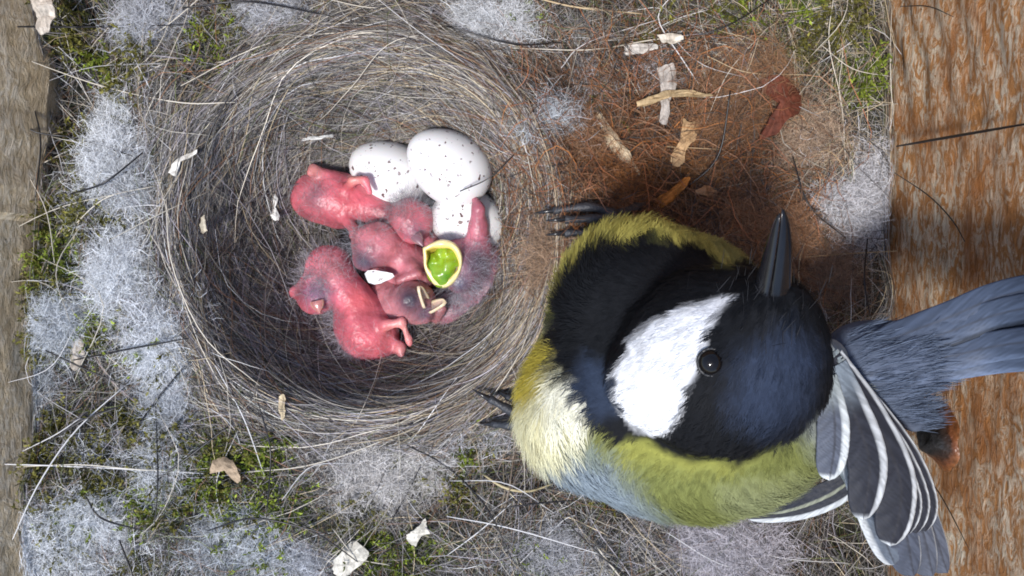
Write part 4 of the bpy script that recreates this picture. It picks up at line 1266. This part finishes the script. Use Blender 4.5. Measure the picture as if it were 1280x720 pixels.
# flight feathers -------------------------------------------------------------
def feather(name, ctrl, wl, wr_, colf, parent, camber=.10, n=64, m=17, up=None, thick=.012, label=None, tipk=2.6):
    """vane built over a curved shaft; wl / wr_ half-widths (cm); colf(u, t) -> colour; u -1..1 across, t 0..1 along"""
    c3 = spline(ctrl, n)
    tan = norm(np.gradient(c3, axis=0))
    upv = np.array(up if up is not None else (0, 0, 1.0))
    side = norm(np.cross(upv[None, :], tan)); nn = np.cross(tan, side)
    t = np.linspace(0, 1, n); u = np.linspace(-1, 1, m)
    prof = np.clip((.45 + 1.3 * t) ** .6, 0, 1) * np.clip(1 - t ** (tipk * 3.2), 0, 1) ** .5
    wv = np.where(u[None, :] < 0, wl, wr_) * prof[:, None] * np.abs(u)[None, :] * np.sign(u)[None, :]
    frill = .012 * (vnoise(t[:, None] * 60 + u[None, :] * 2, u[None, :] * 3 + 5) - .5)
    v_ = c3[:, None, :] + side[:, None, :] * wv[..., None] + nn[:, None, :] * (camber * wl * (1 - u ** 2)[None, :] + frill)[..., None]
    tt, uu = np.meshgrid(t, u, indexing='ij')
    bar = .68 + .64 * vnoise(tt * 75 - np.abs(uu) * 13, np.sign(uu) * 3 + 5)
    col = colf(uu, tt) * bar[..., None]
    V = v_.reshape(-1, 3)
    id_ = np.arange(n * m).reshape(n, m)
    F = np.stack([id_[:-1, :-1], id_[:-1, 1:], id_[1:, 1:], id_[1:, :-1]], axis=-1).reshape(-1, 4)
    low = V - np.repeat(nn, m, axis=0) * thick
    rim_ = np.concatenate([id_[:, 0][::-1], id_[0, 1:], id_[1:, -1], id_[-1, ::-1][1:-1]])
    nv_ = len(V); k_ = np.arange(len(rim_)); k2_ = (k_ + 1) % len(rim_)
    F2 = np.stack([rim_[k_], nv_ + rim_[k_], nv_ + rim_[k2_], rim_[k2_]], axis=-1)
    allF = np.vstack([F, F[:, ::-1] + nv_, F2])
    C = col.reshape(-1, 3)
    o = obj(name, np.vstack([V, low]), allF, M_VANE, parent, col=np.vstack([C, C * .7]), label=label)
    return o, c3

def vane(dark, edge, side_=1, e0=.62, tipw=.0, base=None, shaft=(.03, .03, .035)):
    dark = np.array(dark); edge = np.array(edge)
    def fn(u, t):
        w = sstep(e0 - .08, e0 + .08, u * side_)
        if tipw: w = np.maximum(w, sstep(1 - tipw, 1 - tipw * .4, t))
        c = dark * (1 - w[..., None]) + edge * w[..., None]
        s = np.exp(-(u / .07) ** 2)[..., None] * .7
        c = c * (1 - s) + np.array(shaft) * s
        if base is not None:
            b_ = sstep(.35, .05, t)[..., None]
            c = c * (1 - b_) + np.array(base) * b_
        return c
    return fn
DK = (.020, .022, .030); MID = (.075, .085, .11); WH = (.43, .45, .46); GB = (.17, .20, .25)

# left wing: a shoulder pad of coverts carrying the feathers
wpad = [s_cap(P(1030, 450, 10.4), P(1046, 540, 10.8), .30, .26), s_cap(P(1046, 540, 10.8), P(1080, 630, 11.2), .24, .10)]
pv, pf = fix_out(*skin_mesh(wpad, .15, .05))
pcol = np.array([.22, .25, .26]) * (.8 + .4 * vnoise(pv[:, 0] * 8, pv[:, 1] * 8, pv[:, 2] * 8))[:, None]
wing = obj('wing', pv, pf, M_BIRD, bird, col=pcol, label='left wing drooping with white-edged dark feathers')
def wf(pts, wl, wr_, colf, **kw):
    return feather('wing_feather', [P(*p) for p in pts], wl, wr_, colf, wing, **kw)
# primaries and secondaries (lowest layers first)
wf([(1052, 470, 10.45), (1122, 570, 10.85), (1162, 650, 11.05), (1184, 716, 11.2)], .34, .14, vane(MID, WH, 1, .93), camber=.05)
wf([(1050, 472, 10.42), (1112, 575, 10.80), (1150, 655, 11.0), (1166, 720, 11.15)], .36, .15, vane(MID, WH, 1, .93), camber=.05)
wf([(1048, 474, 10.4), (1098, 580, 10.78), (1130, 660, 10.98), (1142, 720, 11.1)], .34, .18, vane((.06, .07, .095), WH, 1, .95), camber=.05)
wf([(1046, 480, 10.4), (1072, 580, 10.75), (1096, 650, 10.95), (1118, 706, 11.05)], .24, .24, vane((.10, .12, .15), WH, -1, .62), camber=.05)
for i, o_ in enumerate([0, 9, 18]):
    wf([(1056, 458, 10.26 - i * .05), (1128 - o_, 552, 10.56 - i * .05), (1160 - o_ * 1.1, 622, 10.74 - i * .05), (1156 - o_ * 1.25, 664 + o_ * .25, 10.84 - i * .05)], .26, .13, vane(DK, WH, 1, .78), camber=.05)
# tertials with broad white margins
wf([(1042, 446, 10.0), (1088, 516, 10.28), (1122, 590, 10.46), (1124, 640, 10.55), (1112, 682, 10.62)], .34, .22, vane(DK, WH, 1, .70, tipw=.03), camber=.08)
wf([(1044, 456, 10.0), (1068, 520, 10.16), (1086, 580, 10.3), (1078, 650, 10.44)], .28, .25, vane(DK, WH, 1, .60, tipw=.04, base=(.16, .19, .22)), camber=.10)
wf([(1034, 470, 9.96), (1042, 520, 10.06), (1042, 560, 10.16), (1036, 600, 10.26)], .22, .20, vane(MID, (.50, .53, .53), 1, .48, tipw=.08, base=(.24, .27, .27)), camber=.10)
# grey lesser coverts over the shoulder
for i in range(16):
    a = i / 15.0
    x0 = 1030 + 12 * rng.random() + 4 * a; y0 = 432 + 50 * a
    wf([(x0, y0, 9.98 + .1 * a), (x0 + 7, y0 + 20, 10.02 + .1 * a), (x0 + 11, y0 + 40, 10.10 + .1 * a)], .12, .12, vane((.20, .235, .25), (.30, .33, .33), 1, .7), camber=.2, n=14, m=9, tipk=1.2)
# hem of the folded wing below the flank
wf([(1072, 586, 11.0), (1040, 608, 11.15), (1000, 626, 11.4), (955, 640, 11.8)], .12, .12, vane(DK, (.20, .21, .16), 1, .6), camber=.05)
wf([(1076, 600, 11.2), (1048, 622, 11.4), (1000, 640, 11.7), (935, 648, 12.1)], .12, .12, vane(DK, WH, 1, .35), camber=.05)

# tail pressed up the right board
def tl(px, py, d):
    return P(px, py, min(d, (XR - 0.25) * FOC / (px - 640.0)))
tcov = [s_cap(P(1072, 458, 11.0), P(1140, 445, 10.75), .55, .50), s_cap(P(1110, 490, 11.0), P(1142, 520, 11.1), .40, .22), s_ell(P(1085, 440, 10.85), (.5, .42, .4))]
tv, tf = fix_out(*skin_mesh(tcov, .15, .05))
tcol = np.array([.085, .105, .15]) * (.75 + .5 * vnoise(tv[:, 0] * 9, tv[:, 1] * 9, tv[:, 2] * 9))[:, None]
tail = obj('tail', tv, tf, M_BIRD, bird, col=tcol, label='blue grey tail pressed up against the right board')
UPT = (-.55, .05, .83)
TF = [  # base and tip rows; px beyond the frame is reached by extending up the board
    (428, 364, 0.0, 0.202, (.075, .100, .155), .30), (442, 386, -.02, 0.193, (.085, .112, .17), .25), (468, 446, .02, 0.184, (.10, .13, .195), .25),
    (462, 428, -.03, 0.193, (.08, .105, .16), .28), (452, 406, .06, 0.212, (.07, .09, .14), .22)]
for i, (y0, y1, off, wd, cl, e_) in enumerate([TF[0], TF[4], TF[2], TF[1], TF[3]]):
    ctrl = [P(1052, y0 * .45 + 462 * .55, 10.62 + off), P(1085, y0 * .75 + 455 * .25, 10.5 + off), P(1180, (y0 * .55 + y1 * .45), 10.3 + off), P(1280, y1, 9.7 + off), np.array([6.42 + .3 * off, (360 - (y1 - (y0 - y1) * .35)) * .0072, 9.9])]
    ctrl = [np.array([min(c_[0], XR - .30 + off), c_[1], c_[2]]) for c_ in ctrl]
    feather('tail_feather', ctrl, wd, wd, vane(np.array(cl) * .70, np.array(cl) * (.22 if i in (1, 3) else 1.05), 1 if i in (1,) else -1, .72, shaft=(.05, .055, .07)), tail, camber=.12, up=UPT, tipk=3.0)
# loose barbs of the tail coverts
N = 2600
tn = vnormals(tv, tf); tn = tn if ((tv - tv.mean(axis=0)) * tn).sum() > 0 else -tn
ii = rng.choice(np.flatnonzero(tn[:, 2] > .35), size=N)
g = norm(np.array([.9, .22, .30])[None, :] + rng.normal(0, .16, (N, 3)))
tn = vnormals(tv, tf); tn = tn if ((tv - tv.mean(axis=0)) * tn).sum() > 0 else -tn
t = np.linspace(0, 1, 5)
ln = rng.uniform(.15, .34, N)
pts = tv[ii][:, None, :] + g[:, None, :] * (ln[:, None] * t)[..., None] + tn[ii][:, None, :] * (.03 * ln[:, None] * (t - .4 * t * t))[..., None]
pts[..., 2] -= (.10 * ln[:, None] * t ** 2)
pts[..., 0] = np.minimum(pts[..., 0], XR - .12)
vv_, ff_, cc_ = ribbons(pts, rng.uniform(.005, .010, N), np.array([.09, .115, .165]) * rng.uniform(.6, 1.35, (N, 1)))
obj('tail_coverts', vv_, ff_, M_BARB, tail, col=cc_, kind='stuff')

# legs and feet
def toe(pts, r0, r1):
    p = spline(pts, 12)
    r_ = np.linspace(r0, r1, 12) * (1 + .14 * np.sin(np.linspace(0, 14, 12)))
    return tube(p, r_, 8)
def foot(ankle, knee, toes, label):
    parts = [tube(spline([knee, ankle], 8), np.linspace(.15, .11, 8), 8)]
    cl = []
    for tp in toes:
        parts.append(toe([ankle] + tp, .095, .065))
        a, b = np.array(tp[-2]), np.array(tp[-1])
        d_ = norm(b - a)
        cl.append(tube(spline([b - d_ * .03, b + d_ * .16 + np.array([0, 0, .03]), b + d_ * .32 - np.array([0, 0, .06])], 8), np.linspace(.055, .008, 8), 6))
    V, F, _ = merge(parts)
    leg = obj('leg', V, F, M_FOOT, bird, col=np.array([.030, .032, .038]), label=label)
    for c_ in cl:
        obj('claw', c_[0], c_[1], M_HORN, leg, col=np.array([.02, .02, .022]))
def sz(px, py, up):
    q = surf(px, py); q[2] += up; return q
foot(sz(768, 272, .35), P(800, 330, 12.6), [[sz(735, 262, .45), sz(690, 266, .35)], [sz(742, 276, .48), sz(704, 277, .38)], [sz(742, 290, .42), sz(704, 293, .3)], [sz(790, 262, .3), sz(806, 258, .2)]], 'far leg gripping the rim of the cup with three toes')
foot(sz(668, 520, .35), P(740, 520, 12.6), [[sz(640, 508, .5), sz(612, 494, .4)], [sz(648, 500, .45), sz(634, 492, .35)], [sz(640, 526, .4), sz(616, 526, .3)], [sz(690, 540, .3), sz(706, 546, .2)]], 'near leg with dark blue grey toes showing beside the breast')
